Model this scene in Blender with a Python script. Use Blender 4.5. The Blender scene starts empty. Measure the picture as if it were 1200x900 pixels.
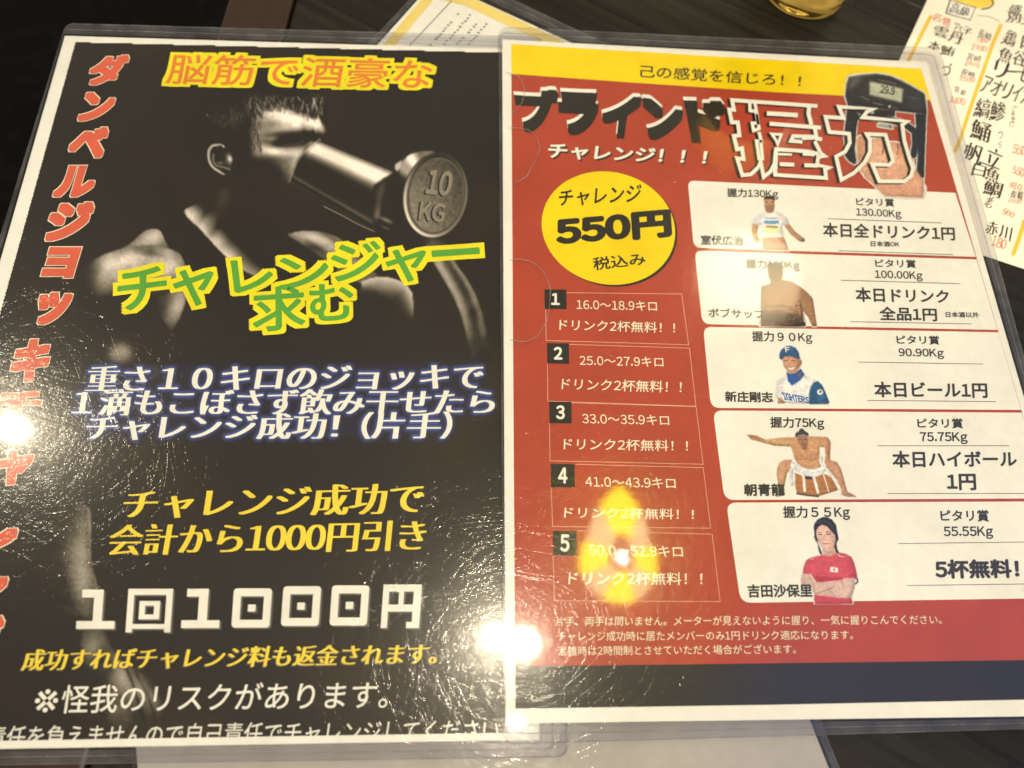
import bpy, math, random
import numpy as np
from mathutils import Matrix, Vector

random.seed(7)
RNG = np.random.default_rng(11)
scene = bpy.context.scene
COL = scene.collection

# ------------------------------------------------------------------ camera
F_PX, H_CAM = 866.804, 0.265372                     # measured lens (1200 px wide) and camera height in metres
RIGHT = np.array([0.98634078, 0.15209557, 0.0632361])
UP = np.array([-0.16471754, 0.91075951, 0.37866244])
FWD = np.array([0.0, 0.3839063, -0.92337206])
CAMP = np.array([0, 0, H_CAM])
cd = bpy.data.cameras.new('camera'); cam = bpy.data.objects.new('camera', cd); COL.objects.link(cam)
cd.sensor_width = 36.0; cd.lens = F_PX / 1200 * 36.0
cd.clip_start = 0.01; cd.clip_end = 50
cam.matrix_world = Matrix(((RIGHT[0], UP[0], -FWD[0], 0), (RIGHT[1], UP[1], -FWD[1], 0),
                           (RIGHT[2], UP[2], -FWD[2], H_CAM), (0, 0, 0, 1)))
cd.dof.use_dof = True; cd.dof.focus_distance = 0.285; cd.dof.aperture_fstop = 7.0
scene.camera = cam

# ------------------------------------------------------------------ world: a dim warm room, cooler on one side
W = bpy.data.worlds.new("World"); scene.world = W; W.use_nodes = True
nt = W.node_tree; N = nt.nodes; Lk = nt.links
bg = N['Background']
tc = N.new('ShaderNodeTexCoord'); sep = N.new('ShaderNodeSeparateXYZ'); Lk.new(tc.outputs['Generated'], sep.inputs[0])
def wmath(op, a, b=None, c=None):
    n = N.new('ShaderNodeMath'); n.operation = op
    for i, v in enumerate((a, b, c)):
        if v is None: continue
        if isinstance(v, (int, float)): n.inputs[i].default_value = v
        else: Lk.new(v, n.inputs[i])
    return n.outputs[0]
def wmap(v, a, b):
    n = N.new('ShaderNodeMapRange'); n.interpolation_type = 'SMOOTHSTEP'
    n.inputs[1].default_value = a; n.inputs[2].default_value = b; Lk.new(v, n.inputs[0]); return n.outputs[0]
m1 = wmap(wmath('SUBTRACT', sep.outputs[0], wmath('MULTIPLY', sep.outputs[1], 0.30)), 0.25, 0.36)
m2 = wmap(sep.outputs[1], 0.62, 0.22)
m3 = wmap(sep.outputs[1], -0.55, -0.15)
m4 = wmap(sep.outputs[2], 0.35, 0.6)
cool = wmath('MULTIPLY', wmath('MULTIPLY', m1, m2), wmath('MULTIPLY', m3, m4))
wn = N.new('ShaderNodeTexNoise'); wn.inputs['Scale'].default_value = 2.2; wn.inputs['Detail'].default_value = 2
Lk.new(tc.outputs['Generated'], wn.inputs[0])
amb = N.new('ShaderNodeMix'); amb.data_type = 'RGBA'
amb.inputs[6].default_value = (0.45, 0.385, 0.285, 1); amb.inputs[7].default_value = (0.80, 0.70, 0.54, 1)
Lk.new(wmap(wn.outputs[0], 0.35, 0.65), amb.inputs[0])
mixw = N.new('ShaderNodeMix'); mixw.data_type = 'RGBA'
Lk.new(cool, mixw.inputs[0]); Lk.new(amb.outputs[2], mixw.inputs[6]); mixw.inputs[7].default_value = (0.75, 0.95, 1.9, 1)
Lk.new(mixw.outputs[2], bg.inputs[0]); bg.inputs[1].default_value = 0.68

# ------------------------------------------------------------------ lamps of the room (mirrored in the plastic)
def bulb(name, loc, power, radius, colour=(1.0, 0.87, 0.62)):
    d = bpy.data.lights.new(name, 'POINT'); d.energy = power; d.shadow_soft_size = radius; d.color = colour
    o = bpy.data.objects.new(name, d); COL.objects.link(o); o.location = loc
    return o
bulb('ceiling_bulb', (-0.770, 0.265, 0.9), 13.5, 0.012)
bulb('ceiling_bulb', (0.036, 0.076, 0.9), 9.0, 0.012)
bulb('ceiling_bulb', (0.080, 0.073, 0.9), 10.5, 0.016)  # duplicate of the bulb above, added so both sleeves mirror a hot spot
bulb('ceiling_bulb', (0.085, -0.038, 0.9), 1.2, 0.007)

# ------------------------------------------------------------------ colour and view
scene.view_settings.view_transform = 'Standard'; scene.view_settings.look = 'None'
scene.view_settings.exposure = 0.06; scene.view_settings.gamma = 1.0
scene.cycles.use_denoising = True; scene.cycles.use_adaptive_sampling = False; scene.cycles.transparent_max_bounces = 32; scene.cycles.max_bounces = 12

# ------------------------------------------------------------------ helpers
def px(x, y, z=0.0):
    """measured photo position -> point on the horizontal plane at height z (metres)"""
    d = RIGHT * ((x - 600) / F_PX) + UP * ((450 - y) / F_PX) + FWD
    return CAMP + d * ((z - H_CAM) / d[2])
def pxa(P, z):
    P = np.asarray(P, float)
    z = np.broadcast_to(np.asarray(z, float), (len(P),))
    d = RIGHT[None] * ((P[:, 0:1] - 600) / F_PX) + UP[None] * ((450 - P[:, 1:2]) / F_PX) + FWD[None]
    return CAMP[None] + d * ((z - H_CAM) / d[:, 2])[:, None]
def lin(c):
    c = np.asarray(c, float)
    if c.max() > 1: c = c / 255
    return np.where(c <= 0.04045, c / 12.92, ((c + 0.055) / 1.055) ** 2.4)
VEIL = np.array([0.016, 0.0135, 0.010]); GAIN = np.array([1.04, 0.97, 0.86])
def ink(c):
    """printed colour as it looks on the lit menu -> reflectance of the ink"""
    return np.clip((lin(c) - VEIL) / GAIN, 0.010, 0.86)

def new_mat(name):
    m = bpy.data.materials.new(name); m.use_nodes = True
    return m, m.node_tree, m.node_tree.nodes['Principled BSDF']
MATS = {}
def print_mat(name, rgb, raw=False, rough=0.55):
    """ink on paper: flat colour broken by faint paper mottle"""
    key = (name, tuple(np.round(rgb, 4)))
    if key in MATS: return MATS[key]
    c = np.asarray(rgb, float) if raw else ink(rgb)
    m, t, b = new_mat(name)
    n = t.nodes.new('ShaderNodeTexNoise'); n.inputs['Scale'].default_value = 260; n.inputs['Detail'].default_value = 4
    g = t.nodes.new('ShaderNodeTexCoord'); t.links.new(g.outputs['Object'], n.inputs[0])
    r = t.nodes.new('ShaderNodeMix'); r.data_type = 'RGBA'
    r.inputs[6].default_value = (*(c * 0.92), 1); r.inputs[7].default_value = (*np.minimum(c * 1.07, 0.9), 1)
    t.links.new(n.outputs[0], r.inputs[0])
    n2 = t.nodes.new('ShaderNodeTexNoise'); n2.inputs['Scale'].default_value = 42; n2.inputs['Detail'].default_value = 5; t.links.new(g.outputs['Object'], n2.inputs[0])
    v = t.nodes.new('ShaderNodeMapRange'); t.links.new(n2.outputs[0], v.inputs[0]); v.inputs[1].default_value = 0.3; v.inputs[2].default_value = 0.7; v.inputs[3].default_value = 0.90; v.inputs[4].default_value = 1.06
    k = t.nodes.new('ShaderNodeMix'); k.data_type = 'RGBA'; k.blend_type = 'MULTIPLY'; k.inputs[0].default_value = 0.6 if min(c) > 0.6 else 1.0
    t.links.new(r.outputs[2], k.inputs[6]); t.links.new(v.outputs[0], k.inputs[7]); t.links.new(k.outputs[2], b.inputs['Base Color'])
    b.inputs['Roughness'].default_value = rough; b.inputs['Specular IOR Level'].default_value = 0.15
    MATS[key] = m; return m

def link_mesh(name, verts, faces, mat, parent=None, loc=None):
    me = bpy.data.meshes.new(name)
    me.from_pydata([tuple(v) for v in verts], [], [tuple(f) for f in faces]); me.update()
    if mat is not None: me.materials.append(mat)
    o = bpy.data.objects.new(name, me); COL.objects.link(o)
    if parent is not None:
        o.parent = parent
        o.matrix_parent_inverse = pinv(parent)
    return o
def pinv(parent):
    """parts are modelled in world coordinates; their root empty carries the offset"""
    return Matrix.Translation(-parent.location) if parent.type == 'EMPTY' else Matrix.Identity(4)
def tag(o, label, cat, group=None, kind=None):
    if label: o['label'] = label
    if cat: o['category'] = cat
    if group: o['group'] = group
    if kind: o['kind'] = kind
    return o
def thing(name, loc, label, cat, group=None):
    o = bpy.data.objects.new(name, None); COL.objects.link(o); o.location = loc; o.empty_display_size = 0.02
    return tag(o, label, cat, group)

class Flat:
    """collects flat printed shapes (photo pixels) on one height and links them as ONE mesh"""
    def __init__(s, z): s.z = z; s.v = []; s.f = []; s.k = 0
    def add(s, P, faces, dz=0.0):
        b = len(s.v); s.v += [tuple(p) for p in pxa(P, s.z + dz)]; s.f += [tuple(i + b for i in f) for f in faces]
    def poly(s, P): s.add(P, [tuple(range(len(P)))])
    def stroke(s, P, w, closed=False):
        P = [np.array(p, float) for p in P]; n = len(P)
        L = []; R = []
        for i in range(n):
            a = P[i - 1] if (i > 0 or closed) else None
            c = P[(i + 1) % n] if (i < n - 1 or closed) else None
            d1 = P[i] - a if a is not None else c - P[i]; d2 = c - P[i] if c is not None else d1
            d1 = d1 / (np.linalg.norm(d1) + 1e-9); d2 = d2 / (np.linalg.norm(d2) + 1e-9)
            n1 = np.array([-d1[1], d1[0]]); n2 = np.array([-d2[1], d2[0]])
            m = n1 + n2; m = m / (np.linalg.norm(m) + 1e-9); k = 1 / max(0.45, float(m @ n1))
            L.append(P[i] + m * w / 2 * k); R.append(P[i] - m * w / 2 * k)
        F = [(i, (i + 1) % n, (i + 1) % n + n, i + n) for i in range(n if closed else n - 1)]
        s.k += 1; s.add(L + R, F, (s.k % 25) * 2e-6)
    def build(s, name, mat, parent): return link_mesh(name, s.v, s.f, mat, parent)

# ---- lettering
GL = {}
_fc = bpy.data.curves.new('glyph', 'FONT'); _fo = bpy.data.objects.new('glyph', _fc); COL.objects.link(_fo); _fc.size = 1.0
def glyph(ch, off=0.0, res=3):
    key = (ch, off, res)
    if key not in GL:
        _fc.body = ch; _fc.offset = off; _fc.resolution_u = res
        dg = bpy.context.evaluated_depsgraph_get(); dg.update()
        ev = _fo.evaluated_get(dg); me = ev.to_mesh()
        GL[key] = (np.array([(v.co.x, v.co.y) for v in me.vertices]).reshape(-1, 2), [tuple(p.vertices) for p in me.polygons])
        ev.to_mesh_clear()
    return GL[key]
def layout(text, off, res, dense=True):
    x = 0.0; out = []
    for ch in text:
        if ch == ' ': x += 0.35; continue
        if 33 <= ord(ch) <= 126 and dense:                   # narrow latin: wide form set tight
            v, f = glyph(chr(ord(ch) + 0xFEE0), off, res)
            if len(v) == 0: continue
            lo, hi = v[:, 0].min(), v[:, 0].max(); s = 0.92
            if ch == '.': pad = 0.055
            else: pad = 0.045
            vv = v.copy(); vv[:, 0] = (v[:, 0] - lo) * s + x + pad
            x += (hi - lo) * s + 2 * pad; out.append((vv, f))
        else:
            v, f = glyph(ch, off, res)
            if len(v): vv = v.copy(); vv[:, 0] += x; out.append((vv, f))
            x += 1.0
    return out
def lettering(text, q, mat, z, parent, bold=0.0, copies=8, shift=(0, 0), off=0.0, res=3, mincho=0.0, name='lettering', boldy=None, dense=True, collect=None, sharp=False):
    """text fitted to the measured corners q = BL, BR, TL[, TR] of its ink"""
    BL, BR, TL = [np.array(p, float) for p in q[:3]]
    TR = np.array(q[3], float) if len(q) > 3 else TL + BR - BL
    chars = layout(text, off, res, dense)
    A = np.concatenate([c[0] for c in chars]); lo = A.min(0); hi = A.max(0); S = hi - lo
    V = []; Fc = []; Z = []; nb = 0
    if mincho > 0:
        sh = [((k / 4 - 0.5) * mincho, 0) for k in range(5)]
    elif sharp:
        by = bold if boldy is None else boldy
        sh = [(0, 0)] + [(bold * a, by * b) for a in (-1, -.5, 0, .5, 1) for b in (-1, -.5, 0, .5, 1) if max(abs(a), abs(b)) == 1]
    elif bold > 0:
        by = bold if boldy is None else boldy
        sh = [(0, 0)] + [(bold * math.cos(2 * math.pi * k / copies), by * math.sin(2 * math.pi * k / copies)) for k in range(copies)]
    else: sh = [(0, 0)]
    for k, (dx, dy) in enumerate(sh):
        for j, (v, f) in enumerate(chars):
            V.append(v + np.array([dx, dy])); Z += [k * 4e-6 + (j % 2) * 1.5e-6] * len(v)
            Fc += [tuple(i + nb for i in q_) for q_ in f]; nb += len(v)
    V = np.concatenate(V); u = ((V[:, 0] - lo[0]) / S[0])[:, None]; w = ((V[:, 1] - lo[1]) / S[1])[:, None]
    P = BL * (1 - u) * (1 - w) + BR * u * (1 - w) + TL * (1 - u) * w + TR * u * w + np.array(shift)
    W3 = pxa(P, z + np.array(Z))
    if collect is not None:
        b = len(collect[0]); collect[0].extend(map(tuple, W3)); collect[1].extend(tuple(i + b for i in f) for f in Fc); return None
    return link_mesh(name, W3, Fc, mat, parent)
def lean(x0, y0, x1, y1, k=0.28):
    h = (y1 - y0) * k
    return [(x0, y1), (x1 - h, y1), (x0 + h, y0), (x1, y0)]
def rot(cx, cy, w, h, deg, sk=0.0):
    a = math.radians(deg); c, s = math.cos(a), math.sin(a)
    def p(x, y): x = x - sk * y; return (cx + c * x - s * y, cy + s * x + c * y)
    return [p(-w / 2, h / 2), p(w / 2, h / 2), p(-w / 2, -h / 2), p(w / 2, -h / 2)]

# ---- soft raster used for the printed photographs
class Raster:
    def __init__(s, x0, y0, x1, y1, step, base):
        s.x0, s.y0, s.step = x0, y0, step
        s.w = int(round((x1 - x0) / step)) + 1; s.h = int(round((y1 - y0) / step)) + 1
        s.X, s.Y = np.meshgrid(x0 + np.arange(s.w) * step, y0 + np.arange(s.h) * step)
        base = np.asarray(base, float)
        s.img = np.ones((s.h, s.w, 3)) * base; s.a = np.zeros((s.h, s.w))
    def blur(s, m, r):
        r = r / s.step
        if r < 0.3: return m
        n = int(3 * r) + 1; k = np.exp(-0.5 * (np.arange(-n, n + 1) / r) ** 2); k /= k.sum()
        p = np.pad(m, ((n, n), (0, 0)), 'edge'); m = sum(k[i] * p[i:i + m.shape[0]] for i in range(2 * n + 1))
        p = np.pad(m, ((0, 0), (n, n)), 'edge'); return sum(k[i] * p[:, i:i + m.shape[1]] for i in range(2 * n + 1))
    def mask_poly(s, P, r):
        P = np.asarray(P, float); c = np.zeros((s.h, s.w), bool); X, Y = s.X, s.Y
        for i in range(len(P)):
            (xa, ya), (xb, yb) = P[i - 1], P[i]
            if abs(yb - ya) < 1e-9: continue
            c ^= ((ya > Y) != (yb > Y)) & (X < (xb - xa) * (Y - ya) / (yb - ya) + xa)
        return s.blur(c.astype(float), r)
    def mask_ell(s, cx, cy, rx, ry, deg, r):
        a = math.radians(deg); c, n = math.cos(a), math.sin(a)
        x = (s.X - cx) * c + (s.Y - cy) * n; y = -(s.X - cx) * n + (s.Y - cy) * c
        d = (np.sqrt((x / rx) ** 2 + (y / ry) ** 2) - 1) * min(rx, ry)
        return np.clip(0.5 - d / max(2 * r, s.step), 0, 1)
    def mask_line(s, P, w, r, taper=False):
        best = np.full((s.h, s.w), 1e9); T = np.zeros((s.h, s.w)); n = len(P) - 1
        for i in range(n):
            a = np.array(P[i], float); b = np.array(P[i + 1], float); d = b - a; L = d @ d + 1e-9
            t = np.clip(((s.X - a[0]) * d[0] + (s.Y - a[1]) * d[1]) / L, 0, 1)
            e = np.hypot(s.X - a[0] - t * d[0], s.Y - a[1] - t * d[1]); k = e < best
            best = np.where(k, e, best); T = np.where(k, (i + t) / n, T)
        ww = w / 2 * (1 - T * 0.8) if taper else w / 2
        return np.clip(0.5 - (best - ww) / max(2 * r, s.step), 0, 1)
    def put(s, m, c, a=1.0):
        m = (m * a)[..., None]; c = np.asarray(c, float)
        s.img = s.img * (1 - m) + c * m; s.a = np.maximum(s.a, m[..., 0])
    def poly(s, P, c, r=1.0, a=1.0): s.put(s.mask_poly(P, r), c, a)
    def ell(s, cx, cy, rx, ry, c, deg=0, r=1.0, a=1.0): s.put(s.mask_ell(cx, cy, rx, ry, deg, r), c, a)
    def line(s, P, w, c, r=0.7, a=1.0, taper=False): s.put(s.mask_line(P, w, r, taper), c, a)
    def noise(s, amp, r):
        n = s.blur(RNG.standard_normal((s.h, s.w)), r); n /= n.std() + 1e-9
        s.img = s.img * (1 + amp * n[..., None])
    def build(s, name, z, parent, mat, keep=None, limit=None):
        P = np.stack([s.X.ravel(), s.Y.ravel()], 1)
        V = pxa(P, z); idx = np.arange(s.w * s.h).reshape(s.h, s.w)
        q = np.stack([idx[:-1, :-1], idx[1:, :-1], idx[1:, 1:], idx[:-1, 1:]], -1).reshape(-1, 4)
        if keep is not None:
            k = keep; kk = (k[:-1, :-1] | k[1:, :-1] | k[1:, 1:] | k[:-1, 1:]).ravel(); q = q[kk]
        used, inv = np.unique(q, return_inverse=True); q = inv.reshape(-1, 4)
        V = V[used]; c = ink(np.clip(s.img.reshape(-1, 3)[used], 0, 255) / 255.0)
        me = bpy.data.meshes.new(name); me.vertices.add(len(V)); me.vertices.foreach_set('co', V.ravel().astype(np.float32))
        me.loops.add(q.size); me.loops.foreach_set('vertex_index', q.ravel().astype(np.int32))
        me.polygons.add(len(q)); me.polygons.foreach_set('loop_start', np.arange(0, q.size, 4, dtype=np.int32))
        me.polygons.foreach_set('loop_total', np.full(len(q), 4, dtype=np.int32)); me.update(calc_edges=True)
        at = me.color_attributes.new('print', 'FLOAT_COLOR', 'POINT')
        at.data.foreach_set('color', np.concatenate([c, np.ones((len(c), 1))], 1).ravel().astype(np.float32))
        me.materials.append(mat); o = bpy.data.objects.new(name, me); COL.objects.link(o)
        o.parent = parent; o.matrix_parent_inverse = pinv(parent); return o
def photo_mat():
    m, t, b = new_mat('printed_photograph')
    a = t.nodes.new('ShaderNodeVertexColor'); a.layer_name = 'print'
    t.links.new(a.outputs[0], b.inputs['Base Color']); b.inputs['Roughness'].default_value = 0.5
    b.inputs['Specular IOR Level'].default_value = 0.15
    return m
M_PHOTO = photo_mat()

# ---- plastics
def scratch_normal(t, layers, strength):
    """fine random scratches in every direction: tilts the surface normal across each scratch"""
    nd, lk = t.nodes, t.links
    co = nd.new('ShaderNodeTexCoord')
    warp = nd.new('ShaderNodeTexNoise'); warp.inputs['Scale'].default_value = 22; warp.inputs['Detail'].default_value = 1
    lk.new(co.outputs['Object'], warp.inputs[0])
    w1 = nd.new('ShaderNodeVectorMath'); w1.operation = 'MULTIPLY_ADD'; lk.new(warp.outputs[1], w1.inputs[0])
    w1.inputs[1].default_value = (0.010, 0.010, 0); lk.new(co.outputs['Object'], w1.inputs[2])
    acc = None
    for i in range(layers):
        th = math.pi * (i + 0.35 * math.sin(i * 2.3)) / layers
        mp = nd.new('ShaderNodeMapping'); mp.vector_type = 'TEXTURE'
        lk.new(w1.outputs[0], mp.inputs[0])
        mp.inputs['Rotation'].default_value = (0, 0, th); mp.inputs['Location'].default_value = (i * 3.7, i * 1.9, i * 0.77)
        mp.inputs['Scale'].default_value = (1 / (22 + 9 * (i % 3)), 1 / (1700 + 330 * (i % 4)), 1)
        nz = nd.new('ShaderNodeTexNoise'); nz.noise_dimensions = '2D'; nz.inputs['Scale'].default_value = 1.0; nz.inputs['Detail'].default_value = 0
        lk.new(mp.outputs[0], nz.inputs[0])
        s = nd.new('ShaderNodeMath'); s.operation = 'SUBTRACT'; lk.new(nz.outputs[0], s.inputs[0]); s.inputs[1].default_value = 0.5
        p = nd.new('ShaderNodeMath'); p.operation = 'POWER'; ab = nd.new('ShaderNodeMath'); ab.operation = 'ABSOLUTE'
        lk.new(s.outputs[0], ab.inputs[0])
        th_ = nd.new('ShaderNodeMath'); th_.operation = 'SUBTRACT'; lk.new(ab.outputs[0], th_.inputs[0]); th_.inputs[1].default_value = 0.18; 
        mx = nd.new('ShaderNodeMath'); mx.operation = 'MAXIMUM'; lk.new(th_.outputs[0], mx.inputs[0]); mx.inputs[1].default_value = 0.0
        sg = nd.new('ShaderNodeMath'); sg.operation = 'SIGN'; lk.new(s.outputs[0], sg.inputs[0])
        ml = nd.new('ShaderNodeMath'); ml.operation = 'MULTIPLY'; lk.new(mx.outputs[0], ml.inputs[0]); lk.new(sg.outputs[0], ml.inputs[1])
        nd.remove(p)
        v = nd.new('ShaderNodeVectorMath'); v.operation = 'SCALE'
        v.inputs[0].default_value = (-math.sin(th), math.cos(th), 0); lk.new(ml.outputs[0], v.inputs['Scale'])
        if acc is None: acc = v.outputs[0]
        else:
            a = nd.new('ShaderNodeVectorMath'); lk.new(acc, a.inputs[0]); lk.new(v.outputs[0], a.inputs[1]); acc = a.outputs[0]
    sc = nd.new('ShaderNodeVectorMath'); sc.operation = 'MULTIPLY_ADD'; lk.new(acc, sc.inputs[0])
    sc.inputs[1].default_value = (strength, strength, 0)
    wv = nd.new('ShaderNodeTexNoise'); wv.inputs['Scale'].default_value = 16; wv.inputs['Detail'].default_value = 1; lk.new(co.outputs['Object'], wv.inputs[0])
    w2 = nd.new('ShaderNodeVectorMath'); w2.operation = 'MULTIPLY_ADD'; lk.new(wv.outputs[1], w2.inputs[0])
    w2.inputs[1].default_value = (0.007, 0.007, 0); w2.inputs[2].default_value = (-0.0035, -0.0035, 1)
    lk.new(w2.outputs[0], sc.inputs[2])
    nm = nd.new('ShaderNodeVectorMath'); nm.operation = 'NORMALIZE'; lk.new(sc.outputs[0], nm.inputs[0])
    return nm.outputs[0], w2.outputs[0]

def front_only(t, fac):
    """thin sheet: one reflecting face (the inner face touches the paper)"""
    ge = t.nodes.new('ShaderNodeNewGeometry'); iv = t.nodes.new('ShaderNodeMath'); iv.operation = 'SUBTRACT'; iv.inputs[0].default_value = 1.0
    t.links.new(ge.outputs['Backfacing'], iv.inputs[1]); ml = t.nodes.new('ShaderNodeMath'); ml.operation = 'MULTIPLY'
    t.links.new(fac, ml.inputs[0]); t.links.new(iv.outputs[0], ml.inputs[1]); return ml.outputs[0]
def cover_mat(name, layers, strength, haze, scr=0.45):
    m = bpy.data.materials.new(name); m.use_nodes = True; t = m.node_tree; nd, lk = t.nodes, t.links
    nd.remove(nd['Principled BSDF']); out = nd['Material Output']
    tr = nd.new('ShaderNodeBsdfTransparent'); tr.inputs[0].default_value = (0.97, 0.97, 0.965, 1)
    nrm, soft = scratch_normal(t, layers, strength)
    g1 = nd.new('ShaderNodeBsdfGlossy'); g1.inputs['Roughness'].default_value = 0.11; lk.new(nrm, g1.inputs['Normal'])
    g2 = nd.new('ShaderNodeBsdfGlossy'); g2.inputs['Roughness'].default_value = 0.05; lk.new(soft, g2.inputs['Normal'])
    g3 = nd.new('ShaderNodeBsdfGlossy'); g3.inputs['Roughness'].default_value = 0.21
    a = nd.new('ShaderNodeMixShader'); a.inputs[0].default_value = scr; lk.new(g2.outputs[0], a.inputs[1]); lk.new(g1.outputs[0], a.inputs[2])
    b = nd.new('ShaderNodeMixShader'); b.inputs[0].default_value = haze; lk.new(a.outputs[0], b.inputs[1]); lk.new(g3.outputs[0], b.inputs[2])
    fr = nd.new('ShaderNodeFresnel'); fr.inputs['IOR'].default_value = 1.5
    mx = nd.new('ShaderNodeMixShader'); lk.new(front_only(t, fr.outputs[0]), mx.inputs[0]); lk.new(tr.outputs[0], mx.inputs[1]); lk.new(b.outputs[0], mx.inputs[2])
    lk.new(mx.outputs[0], out.inputs[0]); return m
def rim_mat(name, tint, milk, rough=0.16):
    """clear welded PVC border: mostly see-through, a little milky, glossy"""
    m = bpy.data.materials.new(name); m.use_nodes = True; t = m.node_tree; nd, lk = t.nodes, t.links
    nd.remove(nd['Principled BSDF']); out = nd['Material Output']
    tr = nd.new('ShaderNodeBsdfTransparent'); tr.inputs[0].default_value = (*tint, 1)
    df = nd.new('ShaderNodeBsdfDiffuse'); df.inputs[0].default_value = (0.62, 0.62, 0.66, 1)
    co = nd.new('ShaderNodeTexCoord'); nz = nd.new('ShaderNodeTexNoise'); nz.inputs['Scale'].default_value = 120; nz.inputs['Detail'].default_value = 5
    lk.new(co.outputs['Object'], nz.inputs[0])
    mr = nd.new('ShaderNodeMapRange'); lk.new(nz.outputs[0], mr.inputs[0]); mr.inputs[1].default_value = 0.3; mr.inputs[2].default_value = 0.7
    mr.inputs[3].default_value = milk * 0.5; mr.inputs[4].default_value = milk * 1.6
    a = nd.new('ShaderNodeMixShader'); lk.new(mr.outputs[0], a.inputs[0]); lk.new(tr.outputs[0], a.inputs[1]); lk.new(df.outputs[0], a.inputs[2])
    gl = nd.new('ShaderNodeBsdfGlossy'); gl.inputs['Roughness'].default_value = rough
    bp = nd.new('ShaderNodeBump'); bp.inputs['Strength'].default_value = 0.12; bp.inputs['Distance'].default_value = 0.0006
    lk.new(nz.outputs[0], bp.inputs['Height']); lk.new(bp.outputs[0], gl.inputs['Normal'])
    fr = nd.new('ShaderNodeFresnel'); fr.inputs['IOR'].default_value = 1.5
    b = nd.new('ShaderNodeMixShader'); lk.new(front_only(t, fr.outputs[0]), b.inputs[0]); lk.new(a.outputs[0], b.inputs[1]); lk.new(gl.outputs[0], b.inputs[2])
    lk.new(b.outputs[0], out.inputs[0]); return m
M_COVER = cover_mat('scratched_clear_plastic', 13, 0.33, 0.34)
M_COVER_R = cover_mat('lightly_scratched_clear_plastic', 11, 0.33, 0.15, 0.20)
M_COVER2 = cover_mat('clear_plastic', 9, 0.3, 0.08)
M_RIM = rim_mat('clear_plastic_border', (0.90, 0.90, 0.92), 0.035)
M_WELD = rim_mat('welded_plastic_edge', (0.60, 0.60, 0.63), 0.22)
M_PAPER = print_mat('white_paper', (0.80, 0.795, 0.775), raw=True)

def rounded(P, r, n=6):
    """corner-rounded polygon (photo pixels); r per corner in pixels"""
    P = [np.array(p, float) for p in P]; out = []
    for i in range(len(P)):
        a, b, c = P[i - 1], P[i], P[(i + 1) % len(P)]; ri = r[i] if isinstance(r, (list, tuple)) else r
        if ri <= 0: out.append(b); continue
        p = b + (a - b) / np.linalg.norm(a - b) * ri; q = b + (c - b) / np.linalg.norm(c - b) * ri
        for k in range(n + 1):
            s = k / n; out.append(p * (1 - s) ** 2 + b * 2 * s * (1 - s) + q * s * s)
    return out
def slab(name, P, z0, z1, mat, parent, bottom_mat=None):
    n = len(P); V = list(pxa(P, z0)) + list(pxa(P, z1))
    F = [tuple(range(n - 1, -1, -1)), tuple(range(n, 2 * n))] + [(i, (i + 1) % n, (i + 1) % n + n, i + n) for i in range(n)]
    # outlines are listed so that the top face looks up
    a = np.array([v[:2] for v in V[n:]]); area = np.sum(a[:, 0] * np.roll(a[:, 1], -1) - a[:, 1] * np.roll(a[:, 0], -1))
    if area < 0: F = [tuple(reversed(f)) for f in F]
    o = link_mesh(name, V, F, mat, parent)
    return o
def ring(name, outer, inner, prof, mat, parent):
    """closed border between two outlines with the same point count; prof = [(t, z)] across it"""
    n = len(outer); O = np.asarray(outer, float); I = np.asarray(inner, float); V = []; m = len(prof)
    for t_, z in prof: V += list(pxa(O * (1 - t_) + I * t_, z))
    F = [(k * n + i, k * n + (i + 1) % n, ((k + 1) % m) * n + (i + 1) % n, ((k + 1) % m) * n + i) for k in range(m) for i in range(n)]
    o = link_mesh(name, V, F, mat, parent)
    for p in o.data.polygons: p.use_smooth = False
    return o
def sleeve(root, outer, ro, inner, z0, z1, cover, wide=0.3):
    """clear hard sleeve: thin front sheet (part) with its thick welded border (sub-part)"""
    sl = slab('plastic_sleeve', rounded(inner, 0.5, 6), z1 - 0.00035, z1 - 0.0001, cover, root)
    O = rounded(outer, ro, 6); I = rounded(inner, 0.5, 6)
    zt = z1; e = (z1 - z0)
    ring('sleeve_rim', O, I, [(0.0, z0 + e * 0.25), (0.0, z1 - e * 0.2), (0.10, zt), (0.42, zt), (0.50, zt - e * 0.35), (0.58, zt - 0.00005),
                              (0.97, zt - 0.00005), (0.97, z0), (0.1, z0)], M_RIM, sl)
    # the weld line along the outer edge and along the fold
    for t_, w_ in ((0.03, 0.03), (0.53, 0.035)):
        On = np.array(O); In = np.array(I); A = On * (1 - t_) + In * t_; B = On * (1 - t_ - w_) + In * (t_ + w_)
        ring('sleeve_weld', A, B, [(0, zt + 0.00002), (0, zt + 0.00012), (1, zt + 0.00012), (1, zt + 0.00002)], M_WELD, sl)
    return sl

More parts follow.
